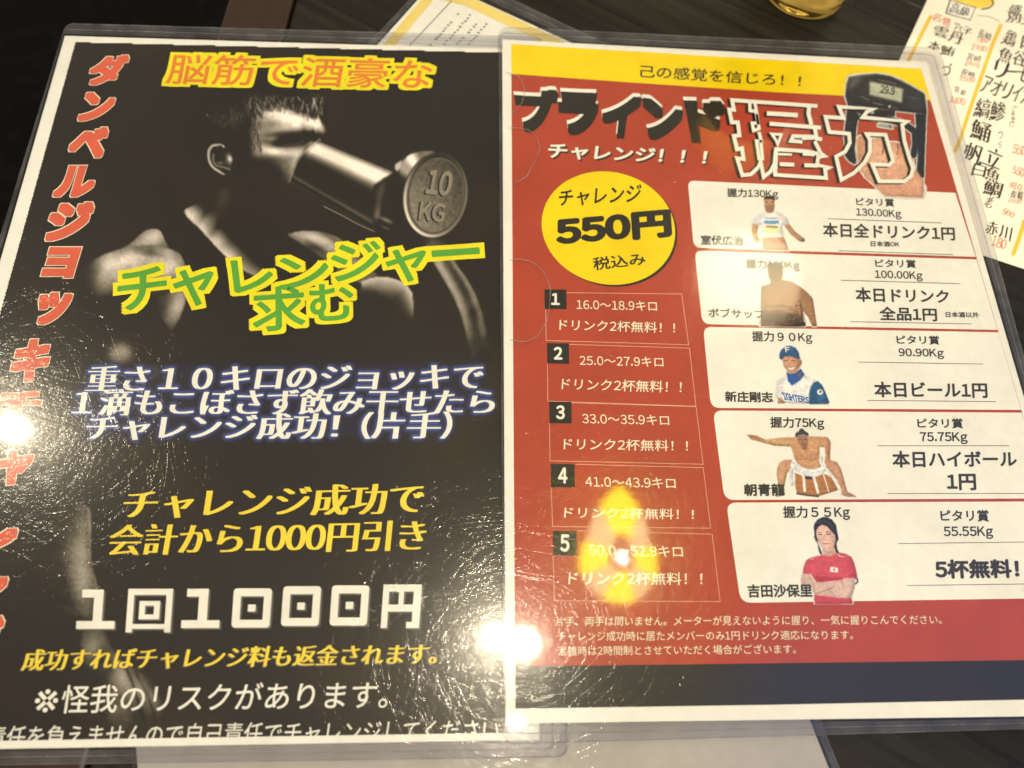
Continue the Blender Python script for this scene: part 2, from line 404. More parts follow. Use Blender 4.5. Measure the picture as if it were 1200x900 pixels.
# ================================================================== SETTING
def table_material():
    m, t, b = new_mat('dark_stained_planks'); nd, lk = t.nodes, t.links
    co = nd.new('ShaderNodeTexCoord'); mp = nd.new('ShaderNodeMapping'); lk.new(co.outputs['Object'], mp.inputs[0])
    mp.inputs['Rotation'].default_value = (0, 0, math.radians(22))
    br = nd.new('ShaderNodeTexBrick'); lk.new(mp.outputs[0], br.inputs[0]); br.inputs['Scale'].default_value = 1.0
    br.inputs['Brick Width'].default_value = 0.34; br.inputs['Row Height'].default_value = 0.075; br.inputs['Mortar Size'].default_value = 0.0009
    br.inputs['Color1'].default_value = (0.007, 0.006, 0.0044, 1); br.inputs['Color2'].default_value = (0.014, 0.0122, 0.009, 1)
    br.inputs['Mortar'].default_value = (0.004, 0.004, 0.003, 1)
    m2 = nd.new('ShaderNodeMapping'); lk.new(mp.outputs[0], m2.inputs[0]); m2.inputs['Scale'].default_value = (10, 190, 1)
    gn = nd.new('ShaderNodeTexNoise'); gn.inputs['Scale'].default_value = 1; gn.inputs['Detail'].default_value = 7; lk.new(m2.outputs[0], gn.inputs[0])
    cr = nd.new('ShaderNodeMapRange'); lk.new(gn.outputs[0], cr.inputs[0]); cr.inputs[1].default_value = 0.3; cr.inputs[2].default_value = 0.72
    cr.inputs[3].default_value = 0.45; cr.inputs[4].default_value = 1.9
    mx = nd.new('ShaderNodeMix'); mx.data_type = 'RGBA'; mx.blend_type = 'MULTIPLY'; mx.inputs[0].default_value = 1
    lk.new(br.outputs[0], mx.inputs[6]); lk.new(cr.outputs[0], mx.inputs[7])
    # worn light scuffs along the grain
    m3 = nd.new('ShaderNodeMapping'); lk.new(mp.outputs[0], m3.inputs[0]); m3.inputs['Scale'].default_value = (22, 330, 1)
    sn = nd.new('ShaderNodeTexNoise'); sn.inputs['Scale'].default_value = 1; sn.inputs['Detail'].default_value = 3; lk.new(m3.outputs[0], sn.inputs[0])
    sr = nd.new('ShaderNodeMapRange'); lk.new(sn.outputs[0], sr.inputs[0]); sr.inputs[1].default_value = 0.68; sr.inputs[2].default_value = 0.8; sr.inputs[4].default_value = 0.5
    m4 = nd.new('ShaderNodeMix'); m4.data_type = 'RGBA'; lk.new(sr.outputs[0], m4.inputs[0]); lk.new(mx.outputs[2], m4.inputs[6]); m4.inputs[7].default_value = (0.13, 0.115, 0.08, 1)
    lk.new(m4.outputs[2], b.inputs['Base Color']); b.inputs['Roughness'].default_value = 0.5; b.inputs['Specular IOR Level'].default_value = 0.2
    bp = nd.new('ShaderNodeBump'); bp.inputs['Strength'].default_value = 0.5; bp.inputs['Distance'].default_value = 0.0012
    ad = nd.new('ShaderNodeMath'); ad.operation = 'SUBTRACT'; lk.new(gn.outputs[0], ad.inputs[0]); lk.new(br.outputs['Fac'], ad.inputs[1])
    lk.new(ad.outputs[0], bp.inputs['Height']); lk.new(bp.outputs[0], b.inputs['Normal']); return m
def wood_trim_material():
    m, t, b = new_mat('brown_edge_wood'); nd, lk = t.nodes, t.links
    co = nd.new('ShaderNodeTexCoord'); mp = nd.new('ShaderNodeMapping'); lk.new(co.outputs['Object'], mp.inputs[0]); mp.inputs['Scale'].default_value = (160, 12, 60)
    n = nd.new('ShaderNodeTexNoise'); n.inputs['Scale'].default_value = 1; n.inputs['Detail'].default_value = 6; lk.new(mp.outputs[0], n.inputs[0])
    r = nd.new('ShaderNodeMix'); r.data_type = 'RGBA'; lk.new(n.outputs[0], r.inputs[0])
    r.inputs[6].default_value = (0.011, 0.0038, 0.0022, 1); r.inputs[7].default_value = (0.030, 0.011, 0.006, 1)
    lk.new(r.outputs[2], b.inputs['Base Color']); b.inputs['Roughness'].default_value = 0.35; return m
E0 = px(345, 0); E1 = px(105, 885); ed = (E0 - E1); ed /= np.linalg.norm(ed); en = np.array([ed[1], -ed[0], 0.0])
def tab(u, v): return E1 + en * u + ed * v
TW = 0.030
def box_from(name, u0, u1, v0, v1, z0, z1, mat, parent=None):
    q = [tab(u0, v0), tab(u1, v0), tab(u1, v1), tab(u0, v1)]
    V = [(p[0], p[1], z0) for p in q] + [(p[0], p[1], z1) for p in q]
    F = [(3, 2, 1, 0), (4, 5, 6, 7)] + [(i, (i + 1) % 4, (i + 1) % 4 + 4, i + 4) for i in range(4)]
    o = link_mesh(name, V, F, mat, parent)
    bv = o.modifiers.new('soft edge', 'BEVEL'); bv.width = 0.0015; bv.segments = 2; return o
tt = box_from('tabletop', 0.0006, 0.95, -0.45, 1.0, -0.03, 0.0, table_material()); tag(tt, None, None, kind='structure')
tr_ = box_from('tabletop_edging', -TW, 0.0, -0.45, 1.0, -0.034, 0.0012, wood_trim_material(), tt)
def floor_material():
    m, t, b = new_mat('black_floor'); nd, lk = t.nodes, t.links
    co = nd.new('ShaderNodeTexCoord'); n = nd.new('ShaderNodeTexNoise'); n.inputs['Scale'].default_value = 5; n.inputs['Detail'].default_value = 6; n.inputs['Distortion'].default_value = 1.5
    lk.new(co.outputs['Object'], n.inputs[0]); r = nd.new('ShaderNodeValToRGB'); lk.new(n.outputs[0], r.inputs[0])
    r.color_ramp.elements[0].position = 0.47; r.color_ramp.elements[0].color = (0.0022, 0.0022, 0.0022, 1)
    r.color_ramp.elements[1].position = 0.53; r.color_ramp.elements[1].color = (0.0022, 0.0022, 0.0022, 1)
    e = r.color_ramp.elements.new(0.5); e.color = (0.006, 0.006, 0.006, 1)
    lk.new(r.outputs[0], b.inputs['Base Color']); b.inputs['Roughness'].default_value = 0.55; b.inputs['Specular IOR Level'].default_value = 0.08; return m
fl = link_mesh('floor', [(-3, -2, -0.72), (3, -2, -0.72), (3, 4, -0.72), (-3, 4, -0.72)], [(0, 1, 2, 3)], floor_material()); tag(fl, None, None, kind='structure')

# ================================================================== CARDS LYING UNDER THE TWO POSTERS
def para(K, L, R, z):
    k, l, r = px(*K, z), px(*L, z), px(*R, z); return [k, l, l + r - k, r]
def slab3(name, Q, z0, z1, mat, parent):
    n = len(Q); V = [(q[0], q[1], z0) for q in Q] + [(q[0], q[1], z1) for q in Q]
    F = [tuple(range(n - 1, -1, -1)), tuple(range(n, 2 * n))] + [(i, (i + 1) % n, (i + 1) % n + n, i + n) for i in range(n)]
    a = np.array([v[:2] for v in V[n:]]); ar = np.sum(a[:, 0] * np.roll(a[:, 1], -1) - a[:, 1] * np.roll(a[:, 0], -1))
    if ar < 0: F = [tuple(reversed(f)) for f in F]
    return link_mesh(name, V, F, mat, parent)
def proj_px(P):
    d = np.asarray(P) - CAMP; return np.stack([600 + F_PX * (d @ RIGHT) / (d @ FWD), 450 - F_PX * (d @ UP) / (d @ FWD)], -1)

BLACK = (38, 35, 32); 
M_BLACK = print_mat('black_ink', (0.022, 0.020, 0.018), raw=True)
M_PEN = print_mat('black_brush_pen', (0.028, 0.024, 0.020), raw=True)
M_REDPEN = print_mat('red_brush_pen', (0.66, 0.13, 0.06), raw=True)
M_MARK = print_mat('yellow_marker', (0.74, 0.50, 0.06), raw=True)
M_GREY = print_mat('grey_line', (0.12, 0.115, 0.115), raw=True)

# --- yellow bordered card
yc = thing('menu_card', tuple(px(540, 60, 0)), 'cream menu card with yellow border in clear sleeve, poking out behind the dumbbell poster', 'menu card', 'menu cards lying under the posters')
Q = para((510, -23), (325, 183), (800, 110), 0.0006)
yp = slab3('paper_sheet', Q, 0.0002, 0.0006, M_PAPER, yc)
f = Flat(0.00068); f.stroke([(330, 203), (507, -8), (545.5, 0.5), (780, 111)], 11.5); f.build('yellow_border', print_mat('pale_yellow_print', (0.80, 0.64, 0.20), raw=True), yp)
f = Flat(0.00072); f.stroke([(530, 0), (440, 96)], 1.0); f.build('divider_line', M_GREY, yp)
f = Flat(0.00076)
for (x0, y0, x1, y1) in ((537, 17, 487, 72), (551, 18, 500, 75), (558, 28, 512, 78), (573, 25, 528, 75)):
    n = int(math.hypot(x1 - x0, y1 - y0) / 4.3)
    for k in range(n):
        if random.random() < 0.18: continue
        cx = x0 + (x1 - x0) * k / n; cy = y0 + (y1 - y0) * k / n
        for _ in range(3):
            a = random.random() * 3; dx, dy = 1.3 * math.cos(a), 1.0 * math.sin(a); ox, oy = random.uniform(-1, 1), random.uniform(-.8, .8)
            f.stroke([(cx - dx + ox, cy - dy + oy), (cx + dx + ox, cy + dy + oy)], 0.75)
f.build('small_print', print_mat('dark_grey_print', (0.10, 0.09, 0.08), raw=True), yp)
Qo = para((517, -40), (318, 172), (810, 98), 0.0006)
O = [tuple(p) for p in proj_px(Qo)]; I = [tuple(p) for p in proj_px(para((512, -27), (322, 180), (805, 108), 0.0012))]
sleeve(yc, O, 6, I, 0.0001, 0.0013, M_COVER2)

# --- hand written fish menu
hc = thing('menu_card', tuple(px(1150, 120, 0)), 'cream handwritten seafood menu with orange marker lines, behind the red poster at the upper right', 'menu card', 'menu cards lying under the posters')
Q = para((975, 240), (1168, -175), (1500, 415), 0.0006)
hp = slab3('paper_sheet', Q, 0.0002, 0.0006, print_mat('cream_paper', (0.84, 0.80, 0.70), raw=True), hc)
HZ = 0.00068
for txt, q, r in (
    ('高級', [(1110.5, 14.5), (1134.5, 21.5), (1116, 2.5), (1139.5, 9.5)], 0),
    ('穴子', [(1117, 34), (1137, 42), (1119, 25), (1140, 33)], 0), ('雲丹', [(1093, 40), (1127, 54), (1097, 29), (1133, 43)], 0),
    ('本鮪', [(1086, 58), (1117, 69), (1091, 48), (1121, 58)], 0), ('づ', [(1102, 87), (1114, 90), (1104, 72), (1117, 75)], 0),
    ('長崎', [(1145, 42), (1161, 47), (1147, 34), (1163, 38)], 0), ('宮崎', [(1132, 69), (1149, 73), (1135, 62), (1151, 66)], 0),
    ('長崎', [(1125, 87), (1141, 91), (1127, 80), (1144, 84)], 0), ('宮崎', [(1117, 108), (1131, 113), (1119, 101), (1134, 106)], 0),
    ('鶏', [(1172, 51), (1188, 54), (1177, 33), (1192, 36)], 0), ('肉', [(1194, 57), (1212, 61), (1198, 38), (1216, 43)], 0),
    ('盛合', [(1179, 13), (1214, 21), (1183, 3), (1218, 10)], 0), ('別大', [(1178, 25), (1212, 33), (1181, 14), (1216, 22)], 0),
    ('魚谷', [(1168, 71), (1201, 79), (1173, 54), (1206, 63)], 0), ('リーモ', [(1163, 88), (1204, 97), (1168, 70), (1210, 79)], 0),
    ('アオリイカ', [(1147, 107), (1206, 123), (1153, 88), (1212, 104)], 0), ('縞鯵', [(1140, 136), (1177, 145), (1146, 114), (1183, 122)], 0),
    ('しまあじ', [(1188, 124), (1183, 148), (1192, 125), (1187, 149)], 0),
    ('鯒', [(1136, 160), (1160, 168), (1140, 139), (1165, 147)], 0), ('つ', [(1169, 161), (1175, 163), (1171, 154), (1177, 156)], 0), ('ら', [(1168, 171), (1173, 173), (1170, 164), (1175, 166)], 0),
    ('帆立', [(1127, 184), (1173, 197), (1132, 165), (1178, 177)], 0), ('白魚', [(1138, 205), (1170, 216), (1143, 189), (1174, 199)], 0),
    ('鯛', [(1151, 227), (1173, 233), (1155, 211), (1177, 217)], 0), ('老', [(1152, 243), (1163, 246), (1156, 231), (1167, 233)], 0),
    ('長崎', [(1184, 231), (1198, 235), (1186, 222), (1200, 226)], 0), ('赤川', [(1154, 272), (1184, 283), (1158, 258), (1187, 268)], 0),
    ('名物', [(1091, 24), (1114, 32), (1094, 15), (1117, 23)], 1), ('1500', [(1144, 48), (1157, 51), (1145, 43), (1158, 46)], 1),
    ('1800', [(1138, 57), (1155, 61), (1140, 51), (1157, 55)], 1), ('1800', [(1130, 76), (1147, 79), (1132, 70), (1149, 74)], 1),
    ('1500', [(1123, 94), (1142, 97), (1125, 88), (1144, 91)], 1), ('1800', [(1112, 120), (1130, 123), (1115, 113), (1132, 117)], 1),
    ('950', [(1187, 178), (1200, 182), (1190, 168), (1203, 172)], 1), ('550', [(1185, 203), (1199, 208), (1187, 194), (1201, 199)], 1),
    ('880', [(1182, 219), (1196, 223), (1184, 212), (1198, 216)], 1), ('1000', [(1181, 236), (1196, 240), (1183, 230), (1198, 234)], 1),
    ('900', [(1174, 250), (1188, 255), (1176, 244), (1190, 249)], 1), ('180', [(1161, 288), (1178, 293), (1165, 276), (1181, 282)], 1)):
    # each brush character is set a little differently
    hw = ([], []); wob = random.uniform(-.12, .12)
    BLq, BRq, TLq, TRq = [np.array(p, float) for p in q]; n = len(txt)
    for i, ch in enumerate(txt):
        a, b = (i + 0.04) / n, (i + 0.94) / n; j = lambda: np.array([random.uniform(-1.1, 1.1), random.uniform(-1.1, 1.1)])
        cq = [BLq + (BRq - BLq) * a + j(), BLq + (BRq - BLq) * b + j(), TLq + (TRq - TLq) * a + j(), TLq + (TRq - TLq) * b + j()]
        cq = [c_ + np.array([(c_ - cq[0])[1], -(c_ - cq[0])[0]]) * (wob + random.uniform(-.10, .10)) for c_ in cq]
        small = np.linalg.norm(TLq - BLq) < 9
        if ch == 'ー': m0, m1 = (cq[0] + cq[2]) / 2, (cq[1] + cq[3]) / 2; dd = (cq[2] - cq[0]) * .06; cq = [m0 - dd, m1 - dd, m0 + dd, m1 + dd]
        lettering(ch, cq, None, HZ + i * 1e-5, None, off=-0.008, mincho=0.03 if (r or small) else 0.055, collect=hw)
    link_mesh('lettering', hw[0], hw[1], M_REDPEN if r else M_PEN, hp)
f = Flat(HZ); f.stroke([(1091, 18), (1080, 40), (1060, 80), (1045, 112)], 4.2); f.stroke([(1173.5, 28), (1164, 50), (1150, 90), (1134, 136), (1126, 162), (1119, 178)], 4.4)
f.stroke([(1201, 258), (1194, 280), (1187, 299)], 5); f.build('marker_line', M_MARK, hp)
f = Flat(HZ - 0.00003); f.poly([(1140 + 27 * math.cos(a) - 3 * math.sin(a), -6 + 15 * math.sin(a) + 5 * math.cos(a)) for a in np.linspace(0, 2 * math.pi, 24, False)])
f.build('marker_bubble', print_mat('yellow_highlighter', (0.80, 0.62, 0.10), raw=True), hp)
f = Flat(HZ); f.stroke([(1150, 11), (1160, 9), (1164, 5), (1162, -3)], 1.6); f.stroke([(1114, 0), (1143, 8.7), (1137, 23.5), (1108.5, 15.7)], 0.9, True)
f.stroke([(1116, -8), (1108.5, 15.7)], 1.6); f.stroke([(1145, 18), (1158, 19), (1172, 25)], 0.5)
f.build('pen_line', M_PEN, hp)
f = Flat(HZ - 0.00002); f.poly([(1115, 0.8), (1142, 9), (1136.5, 22.6), (1109.5, 15)]); f.build('white_label', M_PAPER, hp)

# --- pale card at the near edge
dv = px(970, 897) - px(950.5, 847.5); dv /= np.linalg.norm(dv)
A = px(955, 859, 0.0006); B = px(160, 884, 0.0006); B = B + dv * ((A - B) @ dv)
pc = thing('menu_card', tuple((A + B) / 2 * [1, 1, 0]), 'pale grey menu card in clear sleeve, lying below the lower edges of both posters', 'menu card', 'menu cards lying under the posters')
Q = [A - dv * 0.10, B - dv * 0.10, B + dv * 0.11, A + dv * 0.11]
pp = slab3('paper_sheet', Q, 0.0002, 0.0006, print_mat('greyish_card', (0.40, 0.375, 0.37), raw=True), pc)
f = Flat(0.00068); f.stroke([(690, 905), (694, 890), (703, 878), (717, 874), (730, 880), (738, 893), (742, 905)], 2.2); f.build('printed_line', print_mat('grey_print', (0.40, 0.37, 0.37), raw=True), pp)
f = Flat(0.00068); f.stroke([(850, 905), (868, 892), (900, 890)], 1.5); f.build('printed_line', print_mat('grey_print', (0.40, 0.37, 0.37), raw=True), pp)
ac = (A - B) / np.linalg.norm(A - B)
Qi = [A - dv * 0.101 + ac * 0.0006, B - dv * 0.101 - ac * 0.0006, B + dv * 0.111 - ac * 0.0006, A + dv * 0.111 + ac * 0.0006]
Qs = [A - dv * 0.104 + ac * 0.0032, B - dv * 0.104 - ac * 0.0012, B + dv * 0.114 - ac * 0.0012, A + dv * 0.114 + ac * 0.0032]
sleeve(pc, [tuple(p) for p in proj_px([q + [0, 0, .0007] for q in Qs])], 4, [tuple(p) for p in proj_px([q + [0, 0, .0007] for q in Qi])], 0.0001, 0.0013, M_COVER2)

# ================================================================== LEFT POSTER : dumbbell mug challenge
ZL = 0.0021                                             # height of its printed face
lc = thing('poster', tuple(px(330, 450, 0.0014)), 'black poster of a man drinking from a dumbbell mug, in scratched clear sleeve', 'poster', 'posters in clear sleeves')
L_OUT = [(77, 27), (637, 43), (667, 887.5), (-192, 899.5)]
L_PAP = [(76, 42), (610, 58), (632, 867), (-165, 880.5)]
L_INN = [(74.5, 40), (612, 56.5), (634, 869), (-169, 883)]
lp = slab('paper_sheet', L_PAP, ZL - 0.0003, ZL, M_PAPER, lc)

R = Raster(-140, 48, 612, 872, 1.2, (47, 41, 34))
def g(v):                                               # warm monochrome ink
    v = float(v); return (v, v * 0.925, v * 0.81 if v < 120 else v * 0.855)
R.noise(0.06, 30)
def GA(cx, cy, sx, sy, deg=0):                          # soft elliptical tone
    a = math.radians(deg); c, n = math.cos(a), math.sin(a); x = (R.X - cx) * c + (R.Y - cy) * n; y = -(R.X - cx) * n + (R.Y - cy) * c
    return np.exp(-0.5 * ((x / sx) ** 2 + (y / sy) ** 2))
def DI(P):                                              # distance to a polyline
    best = np.full((R.h, R.w), 1e9)
    for (a, b) in zip(P[:-1], P[1:]):
        a = np.array(a, float); d = np.array(b, float) - a; t = np.clip(((R.X - a[0]) * d[0] + (R.Y - a[1]) * d[1]) / (d @ d), 0, 1)
        best = np.minimum(best, np.hypot(R.X - a[0] - t * d[0], R.Y - a[1] - t * d[1]))
    return best
def SM(v, a, b): t = np.clip((v - a) / (b - a), 0, 1); return t * t * (3 - 2 * t)
def tone(m, v):                                         # tone field v inside mask m
    v = np.clip(v, 30, 246); c = np.stack([v, v * 0.925, v * np.where(v < 120, 0.81, 0.855)], -1); m = m[..., None]; R.img = R.img * (1 - m) + c * m
def smooth(P, n=6):                                     # rounded outline through measured points
    P = np.array(P, float); out = []; k = len(P)
    for i in range(k):
        p0, p1, p2, p3 = P[i - 1], P[i], P[(i + 1) % k], P[(i + 2) % k]
        for t in np.arange(n) / n: out.append(0.5 * (2 * p1 + (p2 - p0) * t + (2 * p0 - 5 * p1 + 4 * p2 - p3) * t * t + (3 * p1 - p0 - 3 * p2 + p3) * t ** 3))
    return out
SK = R.blur(RNG.standard_normal((R.h, R.w)), 1.0); SK /= SK.std(); SK2 = R.blur(RNG.standard_normal((R.h, R.w)), 4.0); SK2 /= SK2.std()
# back and shoulder
tone(R.mask_poly(smooth([(140, 294), (152, 286), (164, 275), (172, 270), (181, 268), (188, 271), (193, 281), (198, 292), (190, 300), (150, 302)]), .7), 62 + 95 * GA(182, 277, 12, 9, -20) + 45 * GA(160, 287, 16, 8, -25) + 3 * SK)
f_ = 50 + 78 * GA(150, 318, 40, 26) + 62 * GA(152, 303, 22, 7, -8) + 70 * GA(200, 308, 13, 13) + 40 * GA(180, 316, 22, 12) - 52 * GA(177, 297.5, 13, 3.2, 10) - 20 * GA(187, 327, 20, 5, -5) - 55 * GA(150, 356, 60, 15) + 45 * GA(120, 318, 7, 26, 8)
f_ = f_ * (1 + .03 * SK + .05 * SK2); f_ = 44 + (f_ - 44) * (1 - SM(R.Y + 0.12 * (R.X - 150), 330, 368)) * SM(R.X, 92, 132)
tone(R.mask_poly(smooth([(92, 330), (108, 307), (123, 298), (145, 291), (165, 288), (185, 288), (200, 292), (211, 298), (217, 312), (219, 335), (216, 352), (200, 372), (150, 392), (95, 385)]), .8), f_)
tone(R.mask_poly(smooth([(178, 352), (192, 345), (208, 338), (219, 328), (219, 345), (214, 364), (206, 380), (200, 386), (192, 376)]), 1.0) * SM(R.X, 176, 194), 52 + 92 * GA(209, 356, 8, 17, 18) + 3 * SK + 4 * SK2)
tone(SM(GA(141, 414, 13, 11), .1, .9), 48 + 78 * GA(141, 413, 12, 10) + 5 * SK2); tone(SM(GA(176, 436, 10, 6), .1, .9) * .6, 85 + 0 * SK)
# neck and collar bone: bright rim fading up into shade
edge = [(216, 248.5), (226, 259), (236, 270), (248, 283.5), (262, 298), (275, 310), (288, 318), (302, 324)]
nk = R.mask_poly(smooth([(216, 248.5), (236, 270), (248, 283.5), (275, 310), (302, 324), (318, 318), (318, 262), (286, 226), (256, 222), (232, 238)], 4), .7)
d_ = DI(edge); nv = 44 + 118 * np.exp(-(d_ / 8.5) ** 1.5) * (1 - .45 * SM(R.X, 262, 302)) + 70 * GA(226, 251, 9, 6, 40) + 36 * GA(241, 263, 6, 9, 30) + 46 * GA(268, 294, 16, 6, 38) + 30 * GA(256, 276, 8, 5, 50) - 26 * GA(250, 272, 3, 9, 40) - 22 * GA(236, 256, 2.4, 8, 35) + 15 * GA(262, 228, 9, 24, 10)
nv = (nv - 44) * (1 + .03 * SK + .06 * SK2); tone(nk * SM(nv, 3, 22), 46 + nv)
R.line(edge, 1.0, g(120), .8, .5)
# far shoulder, chest and upper arm
top1 = [(336, 275), (346, 272), (357, 270.5), (370, 270.5), (382, 272.5), (394, 277), (406, 285), (418, 295), (430, 307), (440, 319), (446, 330)]
m1 = R.mask_poly(top1 + [(432, 334), (415, 330), (398, 322), (384, 309), (370, 297), (352, 285)], .8)
tone(m1, 62 + 95 * GA(366, 278, 22, 6, 14) + 50 * GA(398, 298, 22, 9, 42) + 34 * GA(425, 318, 12, 8, 45) - 46 * GA(396, 285, 18, 2.6, 36) - 30 * GA(372, 290, 14, 3, 32) + 3 * SK + 5 * SK2)
top2 = [(424, 330), (434, 326), (446, 324), (458, 325.5), (468, 329), (477, 334), (483, 343), (484.5, 356), (484, 372)]
m2 = R.mask_poly(top2 + [(480, 392), (466, 380), (448, 362), (432, 350), (422, 344)], .8) * (1 - SM(R.Y - .5 * (R.X - 450), 338, 366))
tone(m2, 42 + 122 * np.exp(-(DI(top2) / 9) ** 1.4) * (1 - .6 * SM(R.Y, 340, 380)) + 34 * GA(452, 336, 18, 7, 10) + 2 * SK + 2 * SK2)
# raised forearm behind the plate
fa = smooth([(497, 281), (508, 279), (519, 280), (526, 294), (536, 311), (548, 328), (558, 346), (565, 364), (570, 384), (573, 408), (574, 440), (556, 440), (551, 414), (546, 392), (539, 366), (528, 342), (515, 320), (504, 300)], 4)
l1 = [(512, 306), (524, 326), (535, 346), (543, 368), (549, 394)]; l2 = [(530, 304), (544, 324), (555, 346), (562, 368), (566, 390)]
tone(R.mask_poly(fa, .9), 46 + (92 * np.exp(-(DI(l1) / 6.5) ** 2) + 62 * np.exp(-(DI(l2) / 4.5) ** 2) + 26 * GA(512, 290, 10, 8)) * (1 - .8 * SM(R.Y, 340, 425)) + 3 * SK + 4 * SK2)
# leg and fist at the foot of the picture
lg = smooth([(40, 590), (104, 594), (106, 640), (108, 664), (115, 690), (121, 722), (123, 740), (104, 748), (82, 720), (56, 700)], 4)
tone(R.mask_poly(lg, 1.2) * SM(R.X, 48, 86), 46 + 62 * GA(94, 672, 11, 34, -12) + 40 * GA(98, 630, 6, 40, 0) + 42 * np.exp(-(DI([(104, 596), (107, 650), (114, 688), (121, 728)]) / 2.2) ** 2) + 4 * SK + 4 * SK2)
fi = smooth([(97, 738), (112, 734), (122, 738), (131, 757), (143, 774), (158, 783), (174, 793), (184, 810), (193, 830), (187, 846), (178, 842), (170, 864), (128, 864), (112, 800), (96, 775)], 4)
tone(R.mask_poly(fi, 1.2) * (1 - .75 * SM(R.Y, 820, 866)), 44 + 66 * GA(110, 756, 11, 14) + 70 * GA(139, 792, 8, 15, -20) + 58 * GA(158, 806, 8, 20, -25) + 42 * GA(177, 818, 6, 16, -25) + 40 * GA(140, 834, 9, 18, -15) - 46 * np.exp(-(DI([(147, 781), (155, 800), (168, 842)]) / 2) ** 2) - 30 * np.exp(-(DI([(160, 790), (172, 812), (182, 840)]) / 1.6) ** 2) - 30 * GA(126, 776, 4, 12, -30) + 3 * SK + 4 * SK2)
# ---- head: dark hair, lit brow, cheek
tone(SM(GA(262, 150, 42, 40), .25, .8) * .8, 40 + 0 * SK)
hd = smooth([(233, 141), (240, 128), (255, 120), (272, 111), (290, 101), (310, 96), (335, 95), (356, 99), (372, 108), (380, 122), (383, 138), (366, 136), (350, 132), (320, 124), (300, 132), (292, 160), (280, 172), (256, 166), (240, 156)], 4)
tone(R.mask_poly(hd, 2.0), 38 + 0 * SK)
fc = smooth([(292, 152), (298, 132), (308, 121), (324, 117), (340, 121), (352, 130), (364, 132), (372, 135), (377, 143), (381.5, 154), (377, 156.5), (373, 156), (370, 163), (367, 170), (356, 178), (348, 190), (343, 206), (338, 216), (330, 208), (318, 196), (296, 188), (290, 172)], 5)
ff = 46 + 150 * GA(328, 134, 20, 8, 10) + 105 * GA(352, 142, 16, 6, 8) + 130 * GA(372, 146, 6, 10, -18) + 70 * GA(334, 150, 20, 4, -4) + 44 * GA(303, 148, 9, 12, 10) + 30 * GA(297, 162, 8, 9)
ff += 58 * GA(316, 163, 11, 6, -10) + 26 * GA(344, 171, 16, 3, -4) + 104 * GA(334, 178, 21, 4.2, 2) + 70 * GA(316, 175.5, 12, 4, 10) + 46 * GA(338, 190, 10, 9, -20) + 74 * GA(365, 168, 4, 3.2) + 52 * GA(349, 186, 5, 11, 22) + 30 * GA(343, 204, 4, 9, 15) + 22 * GA(304, 180, 12, 5)
ff -= 96 * GA(345, 164.5, 15, 4.8, -10) + 34 * GA(328, 168.5, 8, 3.2, -16) + 62 * GA(364, 159, 8, 4.0, -14) + 30 * GA(356, 150, 1.8, 7, -10) + 50 * GA(367, 154, 1.3, 6, -6) + 34 * GA(373.5, 153, 1.1, 5, -8) + 34 * GA(322, 158, 12, 1.8, -4) + 22 * GA(310, 165, 10, 1.6, 12) + 16 * GA(318, 128, 14, 1.3, 6)
ff = 40 + (ff - 40) * (1 + .035 * SK + .05 * SK2); ff = np.where((R.Y > 182) & (R.X < 330), 40 + (ff - 40) * (1 - .8 * SM(R.Y - .25 * (R.X - 300), 182, 198)), ff)
tone(R.mask_poly(fc, 1.4) * SM(R.X, 288, 302), np.clip(ff, 38, 240))
R.line([(328, 167), (338, 164.5), (350, 163), (358, 161)], 1.6, g(28), .9, .9); R.line([(333, 170), (346, 169.5), (356, 166)], 1.2, g(104), 1.0, .6); R.line([(322, 157), (336, 155), (352, 155)], 2.6, g(66), 1.2, .55); R.line([(345, 206), (350, 203)], 1.2, g(36), .8, .8)
def strands(n, fx, fy, fd, fl, fv, w=.9):
    for _ in range(n):
        x = fx(); y = fy(x); d = fd(x); l = fl(); v = fv(x, y); c = random.uniform(-.35, .35); P = [(x, y)]
        for j in range(int(l / .8)):
            t = d + c * j * .8 / l; P.append((P[-1][0] + .8 * math.cos(t), P[-1][1] + .8 * math.sin(t)))
        for k, (xx, yy) in enumerate(P):
            i0, j0 = (yy - R.y0) / R.step, (xx - R.x0) / R.step; i, j = int(i0), int(j0); al = .7 * (1 - k / len(P) * .6)
            if 0 <= i < R.h - 1 and 0 <= j < R.w - 1:
                for di, dj, w_ in ((0, 0, (1 - i0 + i) * (1 - j0 + j)), (1, 0, (i0 - i) * (1 - j0 + j)), (0, 1, (1 - i0 + i) * (j0 - j)), (1, 1, (i0 - i) * (j0 - j))):
                    R.img[i + di, j + dj] = R.img[i + di, j + dj] * (1 - al * w_) + np.array(g(v)) * al * w_
def crown(x): return 140 - 44 * math.sin(min(1, max(0, x - 233) / 95) * math.pi / 2) if x < 328 else 96 + (x - 328) ** 1.6 * .033
lit = lambda x, y: 1.0 * math.exp(-((x - 308) / 20) ** 2 - ((y - 121) / 9) ** 2) + .8 * math.exp(-((x - 368) / 11) ** 2 - ((y - 120) / 11) ** 2) + .30 * math.exp(-((x - 268) / 26) ** 2 - ((y - 136) / 13) ** 2) + .5 * math.exp(-((x - 238) / 7) ** 2 - ((y - 134) / 5) ** 2)
strands(900, lambda: random.uniform(233, 380), lambda x: crown(x) + random.random() ** 1.1 * (36 if x < 300 else 28), lambda x: (2.5 - (x - 233) / 75 * 1.2 if x < 308 else 1.35 - (x - 308) / 72 * .2) + random.uniform(-.35, .35) - (1.2 if x < 262 else 0), lambda: random.uniform(4, 10), lambda x, y: 40 + 165 * min(1, lit(x, y)) * random.random() ** 1.6)
